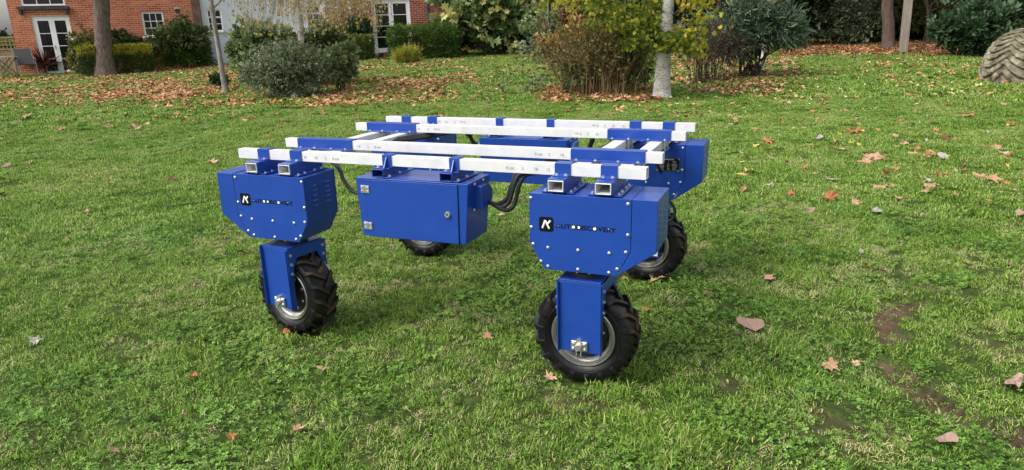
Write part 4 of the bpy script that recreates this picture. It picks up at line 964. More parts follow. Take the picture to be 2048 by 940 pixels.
# --- porch behind the shrubs, right of the middle house
hD = house('garden_porch', 'brown brick porch with white posts behind the shrubs in the centre')
hD['category'] = 'porch'
holesD = [(18.95, 19.95, 1.1, 3.2)]
wD = wall(hD, 17.9, 22.2, -.3, 3.7, holesD, -.2, -.08, MORTAR, depth=3)
bricks(wD, 17.9, 22.2, .8, 3.68, holesD, -.2, BRICK2, lambda r: r[0] > 19 and 1.5 < r[2] < 3, 120)
MB().box(19.0, 19.9, .02, .03, 1.15, 3.15).build('window_backing', noisy('grey_backing', [(.3, (.16, .18, .21)), (.7, (.28, .30, .34))], 2, .9), hD)  # grey sheet added behind the panes to lighten the black opening
glazed(hD, 'window', 18.95, 19.95, 1.1, 3.2, -.15, 2, [1.4, 1], .11, .04); room(hD, holesD[0], -.08)
MB().box(17.8, 22.3, -.5, 3.1, 3.7, 3.85).build('roof', ROOFT, hD)

# --- fence at the far left
TIM = noisy('fence_timber', [(.3, (.20, .14, .075)), (.7, (.34, .26, .15))], 3, .85, dims=(6, 6, .6))
fen = empty('garden_fence', tuple(H(-1.42, .5)), HA); tag(fen, 'tan timber fence with lattice top left of the brick house', 'fence'); g0 = gz(-2.5, .5)
x = -.05
while x > -4.5:
    o = MB().box(x - .112, x, 0, .02, g0 - .1, 1.42).build('plank', TIM, fen); o.location = (0, random.uniform(0, .006), 0); x -= .117
MB().box(-4.6, 0, -.03, .045, 1.42, 1.47).build('rail', TIM, fen); MB().box(-4.6, 0, -.03, .045, 1.84, 1.89).build('rail', TIM, fen)
for i in range(38): MB().box(-.07 - i * .12, -.035 - i * .12, .0, .018, 1.47, 1.84).build('lattice_slat', TIM, fen)
for z in (1.58, 1.71): MB().box(-4.6, 0, -.016, -.001, z, z + .03).build('lattice_slat', TIM, fen)
for xx in (-1.9, -3.8): MB().box(xx, xx + .09, -.10, -.031, g0 - .1, 1.90).build('fence_post', TIM, fen)

#@@PLANTS
# ================================================================ PLANTS
def leaf_mat(name, stops, trans=.3, rough=.5, spec=.35):
    m = mat(name, stops[0][1], rough, spec=spec); N, L, B = nodes(m); at = N.new('ShaderNodeAttribute'); at.attribute_name = 'tone'
    r = ramp(N, stops); L.new(at.outputs['Fac'], r.inputs[0]); L.new(r.outputs[0], B.inputs['Base Color'])
    tr = N.new('ShaderNodeBsdfTranslucent'); L.new(r.outputs[0], tr.inputs['Color']); ms = N.new('ShaderNodeMixShader'); ms.inputs[0].default_value = trans
    L.new(B.outputs[0], ms.inputs[1]); L.new(tr.outputs[0], ms.inputs[2]); L.new(ms.outputs[0], N['Material Output'].inputs[0]); return m
LEAFT = {'oval': (np.array([(0, 0), (.30, .38), (.20, .80), (0, 1), (-.20, .80), (-.30, .38)]), [(0, 1, 2), (0, 2, 3), (0, 3, 4), (0, 4, 5)]),
         'long': (np.array([(0, 0), (.10, .45), (0, 1), (-.10, .45)]), [(0, 1, 2), (0, 2, 3)]),
         'blade': (np.array([(0, 0), (.030, .35), (0, 1), (-.030, .35)]), [(0, 1, 2), (0, 2, 3)]),
         'small': (np.array([(0, 0), (.32, .5), (0, 1), (-.32, .5)]), [(0, 1, 2), (0, 2, 3)]),
         'palm': (np.array([(0, 0), (.55, .10), (.30, .42), (.62, .62), (.24, .66), (.30, 1.0), (0, .80), (-.30, 1.0), (-.24, .66), (-.62, .62), (-.30, .42), (-.55, .10)]), [(0, 1, 2), (0, 2, 4), (2, 3, 4), (0, 4, 6), (4, 5, 6), (0, 6, 8), (6, 7, 8), (0, 8, 10), (8, 9, 10), (0, 10, 11)])}
def leaf_cloud(name, C, outdir, size, kind, m, parent, tone, up=.35, svar=.35, droop=0., flat=0.):
    """C: leaf base points; outdir: preferred direction"""
    n = len(C); T, F = LEAFT[kind]; F = np.array(F); d = outdir + rng.normal(0, .55, (n, 3)) + [0, 0, up - droop]; d /= np.linalg.norm(d, axis=1)[:, None] + 1e-9
    q = rng.normal(0, 1, (n, 3)); q[:, 2] *= (1 - flat * .8); s = np.cross(d, q); s /= np.linalg.norm(s, axis=1)[:, None] + 1e-9
    nn = np.cross(s, d); sz = size * rng.uniform(1 - svar, 1 + svar, n)
    V = C[:, None] + (s[:, None] * T[None, :, :1] + d[:, None] * T[None, :, 1:2] + nn[:, None] * (.35 * np.abs(T[None, :, :1]) - .22 * T[None, :, 1:2] ** 2)) * sz[:, None, None]
    Fa = (F[None] + (np.arange(n) * len(T))[:, None, None]).reshape(-1, 3)
    o = link(name, np_mesh(name, V.reshape(-1, 3), Fa, m, np.repeat(np.clip(tone, 0, 1), len(T))), parent)
    o['kind'] = 'stuff' if False else ''
    del o['kind']
    return o
def blob_points(blobs, n, shell=.55):
    """points in a union of ellipsoids, biased to the outside"""
    vol = np.array([b[3] * b[4] * b[5] for b in blobs]) ** .7; w = rng.choice(len(blobs), n, p=vol / vol.sum()); B = np.array(blobs)[w]
    d = rng.normal(0, 1, (n, 3)); d /= np.linalg.norm(d, axis=1)[:, None]; r = rng.uniform(shell ** 3, 1, n) ** (1 / 3) * rng.uniform(.86, 1.10, n)
    return B[:, :3] + d * B[:, 3:] * r[:, None], d
def view_frame(P):
    f = Vector((P.x, P.y, 0)).normalized(); r = Vector((f.y, -f.x, 0)); return r, f
def shrub(name, label, bbox, basepx, size, kind, m, n, cat='shrub', depth=.8, box=False, group=None, top=0., up=.35, droop=0., stems=5, stemmat=None, lumps=14, shell=.5, tone=(.5, .18), flat=0., sprig=.35, dist=None):
    x0, y0, x1, y1 = bbox; P = ground_at((x0 + x1) / 2, basepx) if dist is None else None
    if dist is not None:
        d = ray((x0 + x1) / 2, basepx); k = dist / math.hypot(d.x, d.y); P = cC + d * k; P.z = float(ground_z(P.x, P.y))
    r, f = view_frame(P); a = at_depth(P, x0, (y0 + y1) / 2); b = at_depth(P, x1, (y0 + y1) / 2); tp = at_depth(P, (x0 + x1) / 2, y0); bt = at_depth(P, (x0 + x1) / 2, y1)
    w = (b - a).length / 2; zt = tp.z - P.z; zb = max(bt.z - P.z, 0.); c0 = ((a + b) / 2 - P); cx = c0.dot(r)
    hh = (zt - zb) / 2; root = empty(name, tuple(P), math.atan2(r.y, r.x)); tag(root, label, cat, group); dp = w * depth if not box else depth
    # local axes: x to the right seen from the camera, y away
    if box:
        q = rng.uniform(-1, 1, (n, 3)); face = rng.integers(0, 6, n); q[face == 0, 2] = 1; q[face == 1, 1] = -1; k2 = face == 2; q[k2, 0] = np.sign(q[k2, 0]); k3 = face == 3; q[k3, 1] = np.sign(q[k3, 1])
        q += rng.normal(0, .05, (n, 3)); C = np.column_stack([cx + q[:, 0] * w, dp * q[:, 1], zb + hh + hh * q[:, 2]]); d = q * (np.abs(q) > .93); dn = d / (np.linalg.norm(d, axis=1)[:, None] + .3)
        C += dn * (.08 * (vnoise(C[:, 0] * 1.0 + 50, C[:, 2] + C[:, 1], .35, 5)[:, None] - .5))
    else:
        bl = [(cx, 0, zb + hh, w * .70, dp * .70, hh * .74)]
        for _ in range(lumps):
            d = np.array([random.gauss(0, 1), random.gauss(0, 1), random.gauss(.15, .9)]); d /= np.linalg.norm(d); s_ = random.uniform(.18, .45)
            k_ = 1.02 - s_ * .75 + random.uniform(-.12, .10); bl.append((cx + d[0] * w * k_, d[1] * dp * k_, zb + hh + d[2] * hh * k_, w * s_, dp * s_, hh * s_ * 1.1))
        C, dn = blob_points(bl, int(n * 1.45), shell); C[:, 2] = np.maximum(C[:, 2], zb * .5 + .03)
        cs = min(w, hh) * .34; nz = vnoise(C[:, 0] + 30 + C[:, 1] * .6, C[:, 2] + 20, cs, 71) * .55 + vnoise(C[:, 1] + 30, C[:, 2] + 40 + C[:, 0] * .5, cs * .55, 72) * .45; kp = rng.random(len(C)) < .12 + 1.0 * sm(.34, .56, nz); C, dn = C[kp], dn[kp]
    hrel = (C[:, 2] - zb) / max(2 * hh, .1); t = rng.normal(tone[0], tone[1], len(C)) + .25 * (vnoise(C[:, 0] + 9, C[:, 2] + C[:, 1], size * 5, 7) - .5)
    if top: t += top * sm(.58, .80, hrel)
    if sprig:
        ns = max(6, int(len(C) * sprig / 14)); ix = rng.integers(0, len(C), ns); base = C[ix]; dd = dn[ix] + rng.normal(0, .5, (ns, 3)) + [0, 0, .45 - droop]; dd /= np.linalg.norm(dd, axis=1)[:, None] + 1e-9
        ln = (.10 + .22 * rng.random(ns)) * min(w, hh * 1.4) * (1.3 if not box else .35); u = rng.uniform(.1, 1, (ns, 14)); Cs = (base[:, None] + dd[:, None] * (ln[:, None] * u)[:, :, None] + rng.normal(0, size * .35, (ns, 14, 3))).reshape(-1, 3)
        Cs[:, 2] = np.maximum(Cs[:, 2], .03); C = np.vstack([C, Cs]); dn = np.vstack([dn, np.repeat(dd, 14, 0)]); t = np.concatenate([t, np.repeat(rng.normal(tone[0] + .12, tone[1], ns), 14) + rng.normal(0, .08, ns * 14)])
    leaf_cloud('foliage', C, dn * .9, size, kind, m, root, t, up, droop=droop, flat=flat, svar=.5)
    sm_ = stemmat or TWIG
    for _ in range(stems):
        e = C[random.randrange(len(C))] * [.8, .8, .92]; s0 = Vector((cx + random.uniform(-.25, .25) * w, random.uniform(-.2, .2) * dp, -.05)); e = Vector(e)
        MB().tube(curve_pts([s0, s0.lerp(e, .5) + Vector((random.uniform(-.08, .08), 0, .12 * hh)), e], 5), [.016 * w + .012] + [.010 * w + .008] * 9 + [.006], 5).build('stem', sm_, root)
    return root
TWIG = noisy('twig_bark', [(.3, (.07, .045, .03)), (.7, (.16, .11, .075))], 20, .9)
def G(name, a, b, c, **k): return leaf_mat(name, [(0, a), (.5, b), (1, c)], **k)
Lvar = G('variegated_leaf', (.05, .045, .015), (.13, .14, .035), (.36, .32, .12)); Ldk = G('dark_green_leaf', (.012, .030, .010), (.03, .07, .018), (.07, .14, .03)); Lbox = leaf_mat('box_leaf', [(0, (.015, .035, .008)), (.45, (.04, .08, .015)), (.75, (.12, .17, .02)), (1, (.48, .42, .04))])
Lol = G('olive_leaf', (.02, .04, .012), (.075, .12, .03), (.28, .28, .12)); Lbr = G('bright_long_leaf', (.02, .05, .008), (.06, .13, .015), (.20, .28, .04)); Lgg = G('grey_green_leaf', (.04, .07, .022), (.13, .20, .075), (.34, .38, .17))
Lgr = G('grey_fine_leaf', (.03, .045, .02), (.13, .17, .085), (.34, .38, .24)); Lfat = leaf_mat('palmate_leaf', [(0, (.02, .05, .015)), (.45, (.09, .17, .045)), (.75, (.26, .32, .13)), (1, (.55, .52, .20))]); Lmap = leaf_mat('turning_leaf', [(0, (.05, .09, .015)), (.4, (.13, .19, .02)), (.7, (.36, .36, .03)), (1, (.60, .42, .04))], trans=.4)
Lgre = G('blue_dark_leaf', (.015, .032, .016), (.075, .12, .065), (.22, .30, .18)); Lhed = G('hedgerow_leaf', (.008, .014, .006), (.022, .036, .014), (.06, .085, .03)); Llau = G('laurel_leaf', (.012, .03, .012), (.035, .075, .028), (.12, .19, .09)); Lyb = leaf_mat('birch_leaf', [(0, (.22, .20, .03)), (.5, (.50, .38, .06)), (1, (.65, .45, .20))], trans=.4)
Lrd = G('red_brown_leaf', (.10, .035, .02), (.24, .10, .045), (.42, .24, .09)); Lrus = leaf_mat('russet_leaf', [(0, (.07, .10, .02)), (.4, (.20, .16, .04)), (.7, (.38, .18, .07)), (1, (.52, .36, .12))]); Lcy = G('cordyline_leaf', (.06, .02, .018), (.14, .05, .04), (.30, .14, .12)); Lcon = G('olive_conifer_leaf', (.02, .025, .006), (.05, .065, .014), (.12, .13, .03)); Lye = G('yellow_grass_leaf', (.16, .20, .03), (.36, .38, .06), (.60, .52, .12))
# by the left house
shrub('variegated_shrub', 'loose olive and bronze leaved shrub right of the left french door', (134, 62, 208, 150), 150, .10, 'oval', Lvar, 2600, depth=.6, droop=.2, tone=(.5, .25))
shrub('dark_shrub', 'low dark green shrub behind the thick brown trunk against brick', (205, 64, 283, 120), 143, .09, 'oval', Ldk, 2600, depth=.5, tone=(.55, .2))
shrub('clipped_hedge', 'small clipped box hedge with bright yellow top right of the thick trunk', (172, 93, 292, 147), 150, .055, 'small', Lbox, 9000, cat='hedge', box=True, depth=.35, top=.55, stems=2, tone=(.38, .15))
shrub('rounded_shrub', 'tall rounded olive shrub in front of the pale house corner', (306, 36, 414, 122), 139, .085, 'oval', Lol, 5200, depth=.6, tone=(.5, .22))
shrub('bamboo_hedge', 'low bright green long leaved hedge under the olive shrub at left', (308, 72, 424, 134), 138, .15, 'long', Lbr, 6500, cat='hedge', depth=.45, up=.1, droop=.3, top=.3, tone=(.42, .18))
shrub('fern_clump', 'small dark leafy clump among leaves left of the slim grey tree', (424, 150, 452, 172), 174, .12, 'oval', Ldk, 160, cat='plant', stems=0, tone=(.6, .2))
# island bed left of centre
shrub('broadleaf_shrub', 'big loose shrub with pale grey green broad leaves right of slim tree', (456, 54, 600, 166), 172, .115, 'oval', Lgg, 9000, depth=.75, droop=.15, tone=(.55, .27))
shrub('evergreen_shrub', 'narrow very dark green shrub low between slim tree and grey bush', (478, 112, 520, 172), 174, .08, 'oval', Ldk, 1100, tone=(.35, .2))
shrub('grey_bush', 'fine leaved grey green bush in the front of the leaf covered bed', (498, 88, 662, 196), 196, .052, 'small', Lgr, 13000, depth=.6, tone=(.58, .26), droop=.1, lumps=34, sprig=.9, stems=14)
shrub('mixed_shrub', 'dark green twiggy shrub around the white birch trunk', (556, 60, 700, 166), 172, .085, 'oval', Lol, 6500, sprig=.7, depth=.7, tone=(.42, .22))
shrub('leafy_shrub', 'green shrub on bare brown stems at the right of the island bed', (640, 84, 716, 160), 184, .10, 'oval', Lgg, 1900, depth=.7, stems=12, tone=(.6, .2))
shrub('feathery_shrub', 'light green feathery shrub behind the birch beside the brick wall', (612, 46, 700, 100), 118, .12, 'long', Lbr, 3200, depth=.5, tone=(.55, .2))
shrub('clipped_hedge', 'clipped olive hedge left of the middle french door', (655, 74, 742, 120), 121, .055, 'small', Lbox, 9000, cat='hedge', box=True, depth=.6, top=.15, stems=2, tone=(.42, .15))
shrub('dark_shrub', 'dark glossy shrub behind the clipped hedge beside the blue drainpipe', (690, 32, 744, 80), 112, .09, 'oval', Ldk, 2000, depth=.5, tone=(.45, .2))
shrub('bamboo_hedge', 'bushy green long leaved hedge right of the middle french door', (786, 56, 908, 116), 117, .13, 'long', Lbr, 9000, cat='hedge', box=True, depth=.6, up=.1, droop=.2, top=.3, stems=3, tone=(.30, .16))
shrub('yellow_grass_clump', 'tuft of bright yellow green grass at the foot of the door hedge', (794, 104, 838, 128), 127, .24, 'blade', Lye, 1500, cat='plant', stems=0, up=.9, tone=(.5, .2))
shrub('palmate_shrub', 'large shrub with big hand shaped pale leaves over deep shadow', (866, -70, 1078, 96), 110, .25, 'palm', Lfat, 4300, depth=.5, droop=.45, up=.2, tone=(.60, .22), shell=.75, lumps=26)
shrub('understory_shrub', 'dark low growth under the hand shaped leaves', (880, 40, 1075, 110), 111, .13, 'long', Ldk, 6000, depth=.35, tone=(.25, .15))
shrub('pale_leaf_shrub', 'thin shrub with whitish green leaves in front of the porch', (1040, 20, 1150, 105), 128, .10, 'oval', Lgg, 900, depth=.6, tone=(.65, .25), stems=14)
# --- stems shrub (dogwood like) in the centre right
def twig_tree(ctrls, rad, m, parent, name='branch'):
    return MB().tube(curve_pts(ctrls, 5), rad, 5).build(name, m, parent, smooth='all')
def stem_shrub(name, label, bbox, basepx, nst, m, spread=.7, rad=.012, leafm=None, nleaf=0, lsize=.06, side=3):
    x0, y0, x1, y1 = bbox; P = ground_at((x0 + x1) / 2, basepx); r, f = view_frame(P); a = at_depth(P, x0, y1); b = at_depth(P, x1, y1); tp = at_depth(P, (x0 + x1) / 2, y0); w = (b - a).length / 2; h = tp.z - P.z
    root = empty(name, tuple(P), math.atan2(r.y, r.x)); tag(root, label, 'shrub'); tips = []
    mb = MB()
    for i in range(nst):
        bx, by = random.gauss(0, .36) * w, random.gauss(0, .26) * w; bx = max(-.8 * w, min(.8 * w, bx)); hh = h * random.uniform(.55, 1.05) * (1 - .25 * abs(bx / w)); tx = bx * (1 + spread * random.uniform(0, 1.)) + random.gauss(0, .22) * w * .8; ty = by + random.gauss(0, .25)
        c = curve_pts([(bx, by, -.03), (bx * .9 + tx * .1 + random.gauss(0, .05), by, hh * .4), (bx * .4 + tx * .6 + random.gauss(0, .06), (by + ty) / 2, hh * .75), (tx, ty, hh)], 4); tips += c[5:]
        rr = rad * random.uniform(.5, 1.3); mb.tube(c, [rr * (1 - .75 * q / (len(c) - 1)) for q in range(len(c))], 4)
        for _ in range(side):
            k = random.randrange(4, len(c) - 1); s0 = c[k]; e = s0 + Vector((random.gauss(0, .25), random.gauss(0, .2), random.uniform(.05, .45))); mb.tube([s0, s0.lerp(e, .5) + Vector((random.gauss(0, .03),) * 3), e], [rr * .45, rr * .35, rr * .15], 3); tips.append(e)
    st = mb.build('stems', m, root, smooth='all'); st['kind'] = 'stuff'
    if nleaf:
        C = np.array([tuple(t) for t in tips])[rng.integers(0, len(tips), nleaf)] + rng.normal(0, .09, (nleaf, 3)); C[:, 2] = np.maximum(C[:, 2], .03)
        leaf_cloud('foliage', C, rng.normal(0, .5, (nleaf, 3)), lsize, 'oval', leafm, root, rng.normal(.5, .25, nleaf), .2)
    return root
CANE = noisy('brown_cane', [(.3, (.09, .05, .03)), (.5, (.22, .135, .065)), (.75, (.44, .32, .14))], 4, .8); BARE = noisy('dark_bark', [(.3, (.030, .022, .018)), (.7, (.08, .06, .05))], 12, .9)
stem_shrub('cane_shrub', 'wide shrub of upright bare brown canes left of the white trunk', (1092, 58, 1312, 190), 188, 330, CANE, spread=.5, rad=.009, leafm=Lvar, nleaf=3600, lsize=.075, side=5)
shrub('russet_shrub', 'loose russet and olive leaved sprays over the brown canes', (1082, 46, 1260, 140), 182, .085, 'oval', Lrus, 1300, depth=.7, tone=(.5, .3), stems=12, shell=.2, sprig=.9)
shrub('glaucous_shrub', 'bluish leaved low sprays inside the brown canes', (1098, 96, 1300, 186), 187, .085, 'oval', Lgg, 2100, depth=.6, tone=(.3, .25), stems=10, shell=.2)
r0 = ground_at(1090, 186); root = empty('arching_bramble', tuple(r0)); tag(root, 'thin arching bramble with grey leaves reaching left over the lawn', 'shrub')
for ctr in (((1170, 178), (1130, 140), (1090, 112), (1055, 118), (1010, 165), (1003, 190)), ((1165, 175), (1110, 150), (1070, 160), (1048, 190)), ((1190, 170), (1120, 128), (1075, 96), (1040, 100))):
    pts = [at_depth(r0, *q) - r0 + Vector((0, 0, 0)) for q in ctr]; c = curve_pts(pts, 6); MB().tube(c, [.012 * (1 - .7 * q / len(c)) for q in range(len(c))], 5).build('stem', BARE, root, smooth='all')
    C = np.array([tuple(c[i]) for i in rng.integers(8, len(c), 150)]) + rng.normal(0, .10, (150, 3)); leaf_cloud('foliage', C, rng.normal(0, .5, (150, 3)), .075, 'oval', Lgr, root, rng.normal(.6, .2, 150), 0)
stem_shrub('bare_shrub', 'tangle of thin dark bare twigs right of the white trunk', (1355, 40, 1480, 165), 165, 70, BARE, spread=1.2, rad=.010, leafm=Lrd, nleaf=500, lsize=.05, side=6)
mah = shrub('spiky_shrub', 'dark bluish green spiky shrub on several brown stems right of centre', (1420, 6, 1590, 112), 156, .19, 'long', Lgre, 5600, depth=.6, droop=.2, stems=22, stemmat=BARE, tone=(.5, .26), lumps=30, shell=.3, sprig=.9)

# --- trees
def bark(name, stops, scale, dims=(1, 1, .25), bump=.6): return noisy(name, stops, scale, .9, bump, scale * 2.5, dims=dims)
BROWNB = bark('furrowed_bark', [(.3, (.055, .040, .032)), (.55, (.13, .10, .08)), (.75, (.22, .18, .145))], 22); GREYB = bark('grey_bark', [(.3, (.12, .11, .10)), (.6, (.28, .26, .24)), (.8, (.42, .40, .37))], 10, (1, 1, .5)); PINEB = bark('pine_bark', [(.3, (.07, .045, .035)), (.7, (.17, .115, .09))], 14)
def birch_mat():
    m = mat('white_birch_bark', (.6, .58, .54), .75); N, L, B = nodes(m); n = noise(N, L, 5, 8, .7, dims=(1, 1, 1.3)); n2 = noise(N, L, 16, 6, .75, dims=(1, 1, 3.2))
    a = ramp(N, [(.34, (.22, .20, .17)), (.48, (.50, .47, .42)), (.7, (.72, .70, .66))]); b = ramp(N, [(.40, (.07, .06, .05)), (.47, (1, 1, 1))]); L.new(n.outputs['Fac'], a.inputs[0]); L.new(n2.outputs['Fac'], b.inputs[0])
    mx = N.new('ShaderNodeMix'); mx.data_type = 'RGBA'; mx.blend_type = 'MULTIPLY'; mx.inputs[0].default_value = .85; L.new(a.outputs[0], mx.inputs[6]); L.new(b.outputs[0], mx.inputs[7]); L.new(mx.outputs[2], B.inputs['Base Color'])
    bp = N.new('ShaderNodeBump'); bp.inputs['Strength'].default_value = .5; bp.inputs['Distance'].default_value = .01; L.new(n2.outputs['Fac'], bp.inputs['Height']); L.new(bp.outputs[0], B.inputs['Normal']); return m
BIRCH = birch_mat()
def trunk_tree(name, label, pts, wpx, m, extra=5.0, flare=1.25, basez=None, dist=None, cat='tree'):
    """pts: px positions from base upward; wpx: widths in px at those; continues upward above the frame"""
    P = ground_at(*pts[0]) if dist is None else None
    if dist is not None:
        d = ray(*pts[0]); P = cC + d * (dist / math.hypot(d.x, d.y)); P.z = float(ground_z(P.x, P.y))
    root = empty(name, tuple(P)); tag(root, label, cat); w = [at_depth(P, *q) - P for q in pts]; w[0].z = -.08; dist_ = (P - cC).length * .97
    rad = [x / CF * dist_ / 2 for x in wpx]; dirv = (w[-1] - w[-2]).normalized(); dirv = (dirv + Vector((0, 0, 1.5))).normalized()
    top = w[-1] + dirv * extra; w2 = w + [w[-1] + dirv * extra * .5, top]; rad2 = rad + [rad[-1] * .75, rad[-1] * .35]
    c = curve_pts(w2, 7); rr = np.interp(np.linspace(0, 1, len(c)), np.linspace(0, 1, len(w2)), rad2); rr = [r_ * (1 + (flare - 1) * math.exp(-max(p.z, 0) / .18)) for r_, p in zip(rr, c)]
    MB().tube(c, rr, 16, wob=.035).build('trunk', m, root, smooth='all'); return root, P, c, rr
def limbs(root, c, rr, n, ln, m, start=.5, drop=.3, leafm=None, nleaf=0, lsize=.07, kind='oval', thin=1):
    tips = []
    for i in range(n):
        k = random.randrange(int(len(c) * start), len(c) - 1); s0 = c[k]; a = random.uniform(0, 6.28); L1 = ln * random.uniform(.5, 1.1); e = s0 + Vector((math.cos(a) * L1, math.sin(a) * L1, random.uniform(.1, .7) * L1)); mid = s0.lerp(e, .5) + Vector((0, 0, .15 * L1)); e2 = e + Vector((math.cos(a) * L1 * .3, math.sin(a) * L1 * .3, -drop * L1))
        cc = curve_pts([s0, mid, e, e2], 4); r0_ = rr[k] * .45 * thin; MB().tube(cc, [max(.004, r0_ * (1 - .9 * q / len(cc))) for q in range(len(cc))], 6).build('limb', m, root, smooth='all'); tips += cc[3:]
    if nleaf:
        C = np.array([tuple(t) for t in tips])[rng.integers(0, len(tips), nleaf)] + rng.normal(0, .28, (nleaf, 3)) * ln * .35; leaf_cloud('crown', C, rng.normal(0, .5, (nleaf, 3)), lsize, kind, leafm, root, rng.normal(.5, .25, nleaf), 0)
    return tips
t1 = trunk_tree('large_tree', 'thick brown trunked tree standing before the orange brick house', [(212, 152), (208, 100), (204, 40), (202, 0)], [37, 28, 24, 25], BROWNB, 5); limbs(t1[0], t1[2], t1[3], 9, 2.6, BROWNB, .62, leafm=Lyb, nleaf=1500, lsize=.14)
t2 = trunk_tree('slim_tree', 'slim leaning grey trunked tree in the leaf litter left of the big shrubs', [(452, 185), (444, 140), (434, 80), (426, 30), (421, 0)], [11, 9, 8, 8.5, 9], GREYB, 3); limbs(t2[0], t2[2], t2[3], 9, 1.4, GREYB, .6, leafm=Lyb, nleaf=120, lsize=.06)
t3 = trunk_tree('weeping_birch', 'birch with hanging twigs and yellow leaves behind the grey bush', [(590, 191), (592, 120), (602, 80), (599, 30), (592, 0)], [13, 12, 12, 12, 11], BIRCH, 3.5)
# hanging twigs
mb = MB(); tips = []
for i in range(620):
    px_ = random.uniform(470, 770) if random.random() < .7 else random.uniform(520, 700); y0 = random.uniform(-60, -5); y1 = y0 + random.uniform(25, 100) * (1 if px_ < 700 else .8); dep = random.uniform(-1.6, 1.2)
    a = at_depth(t3[1], px_, y0) - t3[1]; b = at_depth(t3[1], px_ + random.uniform(-8, 8), min(y1, 62)) - t3[1]; off = Vector((-.35 * dep, .93 * dep, 0)); a += off; b += off
    mid = a.lerp(b, .5) + Vector((random.gauss(0, .05), random.gauss(0, .05), 0)); cc = curve_pts([a, mid, b], 3); mb.tube(cc, [.0055, .005, .0045, .004, .0035, .003, .0025][:len(cc)], 3, cap=False); tips += [(q, 'y' if px_ > 560 else 'n') for q in cc]
o = mb.build('twigs', GREYB, t3[0]); o['kind'] = 'stuff'
for i in range(12):
    px_ = random.choice((500, 540, 640, 680, 720, 760)) + random.uniform(-20, 20); e = at_depth(t3[1], px_, random.uniform(-60, -10)) - t3[1] + Vector((0, random.uniform(-1.2, 1.2), 0)); s0 = t3[2][-6]; MB().tube(curve_pts([s0, s0.lerp(e, .5) + Vector((0, 0, .4)), e], 5), [.03 - .0022 * q for q in range(11)], 5).build('limb', GREYB, t3[0], smooth='all')
ty_ = [q for q, k in tips if k == 'y']; tn = [q for q, k in tips if k == 'n']
for src_, n_, t_ in ((ty_, 1500, .6), (tn, 320, .35)):
    C = np.array([tuple(src_[i]) for i in rng.integers(0, len(src_), n_)]) + rng.normal(0, .05, (n_, 3)); leaf_cloud('crown', C, rng.normal(0, .3, (n_, 3)) - [0, 0, .5], .075, 'small', Lyb, t3[0], rng.normal(t_, .25, n_), -.2)
t4 = trunk_tree('white_birch', 'white trunked tree standing at the right of the brown canes', [(1323, 196), (1325, 150), (1329, 90), (1334, 40), (1337, 0)], [33, 30, 26, 23, 21], BIRCH, 4, flare=1.25)
# turning foliage round the white trunk
def px_cloud(P, rects, m, root, size, kind, name='crown', droop=.2, dep=1.0):
    for (x0, y0, x1, y1, n_, tn_) in rects:
        px_ = rng.uniform(x0, x1, n_); py_ = rng.uniform(y0, y1, n_); nz = vnoise(px_, py_, 26, 77) * .6 + vnoise(px_, py_, 11, 78) * .4; k_ = rng.random(n_) < sm(.30, .62, nz) + .1; px_, py_ = px_[k_], py_[k_]
        C = np.array([tuple(at_depth(P, a, b) - P) for a, b in zip(px_, py_)]); dd_ = rng.uniform(-dep, dep, (len(C), 1)); dd_ = np.where(((px_ > 1308) & (px_ < 1352) & (py_ < 62))[:, None], np.abs(dd_) + .35, dd_); C += dd_ * np.array([[-.38, .92, 0]]); leaf_cloud(name, C, rng.normal(0, .4, (len(C), 3)) + [0, 0, -.2], size, kind, m, root, rng.normal(tn_, .2, len(C)), 0, droop=droop)
px_cloud(t4[1], [(1175, -60, 1330, 60, 1900, .46), (1240, 30, 1345, 100, 850, .36), (1335, -60, 1420, 70, 800, .66), (1340, 55, 1400, 112, 260, .6), (1300, 60, 1372, 98, 560, .40), (1080, -60, 1190, 20, 420, .6)], Lmap, t4[0], .088, 'palm', dep=.9)
for e_ in ((1215, 20), (1260, 60), (1190, -10), (1390, 30), (1410, -10), (1290, -30)):
    s0 = t4[2][16 + random.randrange(6)]; e = at_depth(t4[1], *e_) - t4[1] + Vector((-.3, .7, 0)) * random.uniform(-.8, .8); MB().tube(curve_pts([s0, s0.lerp(e, .5) + Vector((0, 0, .1)), e], 5), [.022 - .0015 * q for q in range(11)], 5).build('limb', BARE, t4[0], smooth='all')
t5 = trunk_tree('birch_tree', 'mottled birch trunk half hidden behind the spiky dark shrub', [(1521, 137), (1530, 95), (1537, 40), (1543, 0)], [12, 10, 10, 11], BIRCH, 4, flare=1.05); limbs(t5[0], t5[2], t5[3], 6, 2, GREYB, .6, leafm=Lrd, nleaf=500, lsize=.09)
t6 = trunk_tree('pine_tree', 'straight pinkish brown trunk in front of the dark hedgerow', [(1777, 92), (1777, 50), (1775, 0)], [20, 19, 18], PINEB, 6, dist=27); limbs(t6[0], t6[2], t6[3], 10, 2.4, PINEB, .5, leafm=Lhed, nleaf=3000, lsize=.12)
t7 = trunk_tree('sapling', 'thin dark stemmed sapling between the wooden post and laurel', [(1855, 98), (1857, 60), (1856, 20), (1850, -10)], [7, 6, 5, 5], BARE, 2.5, dist=28); limbs(t7[0], t7[2], t7[3], 8, 1.3, BARE, .35, leafm=Lcon, nleaf=900, lsize=.10)
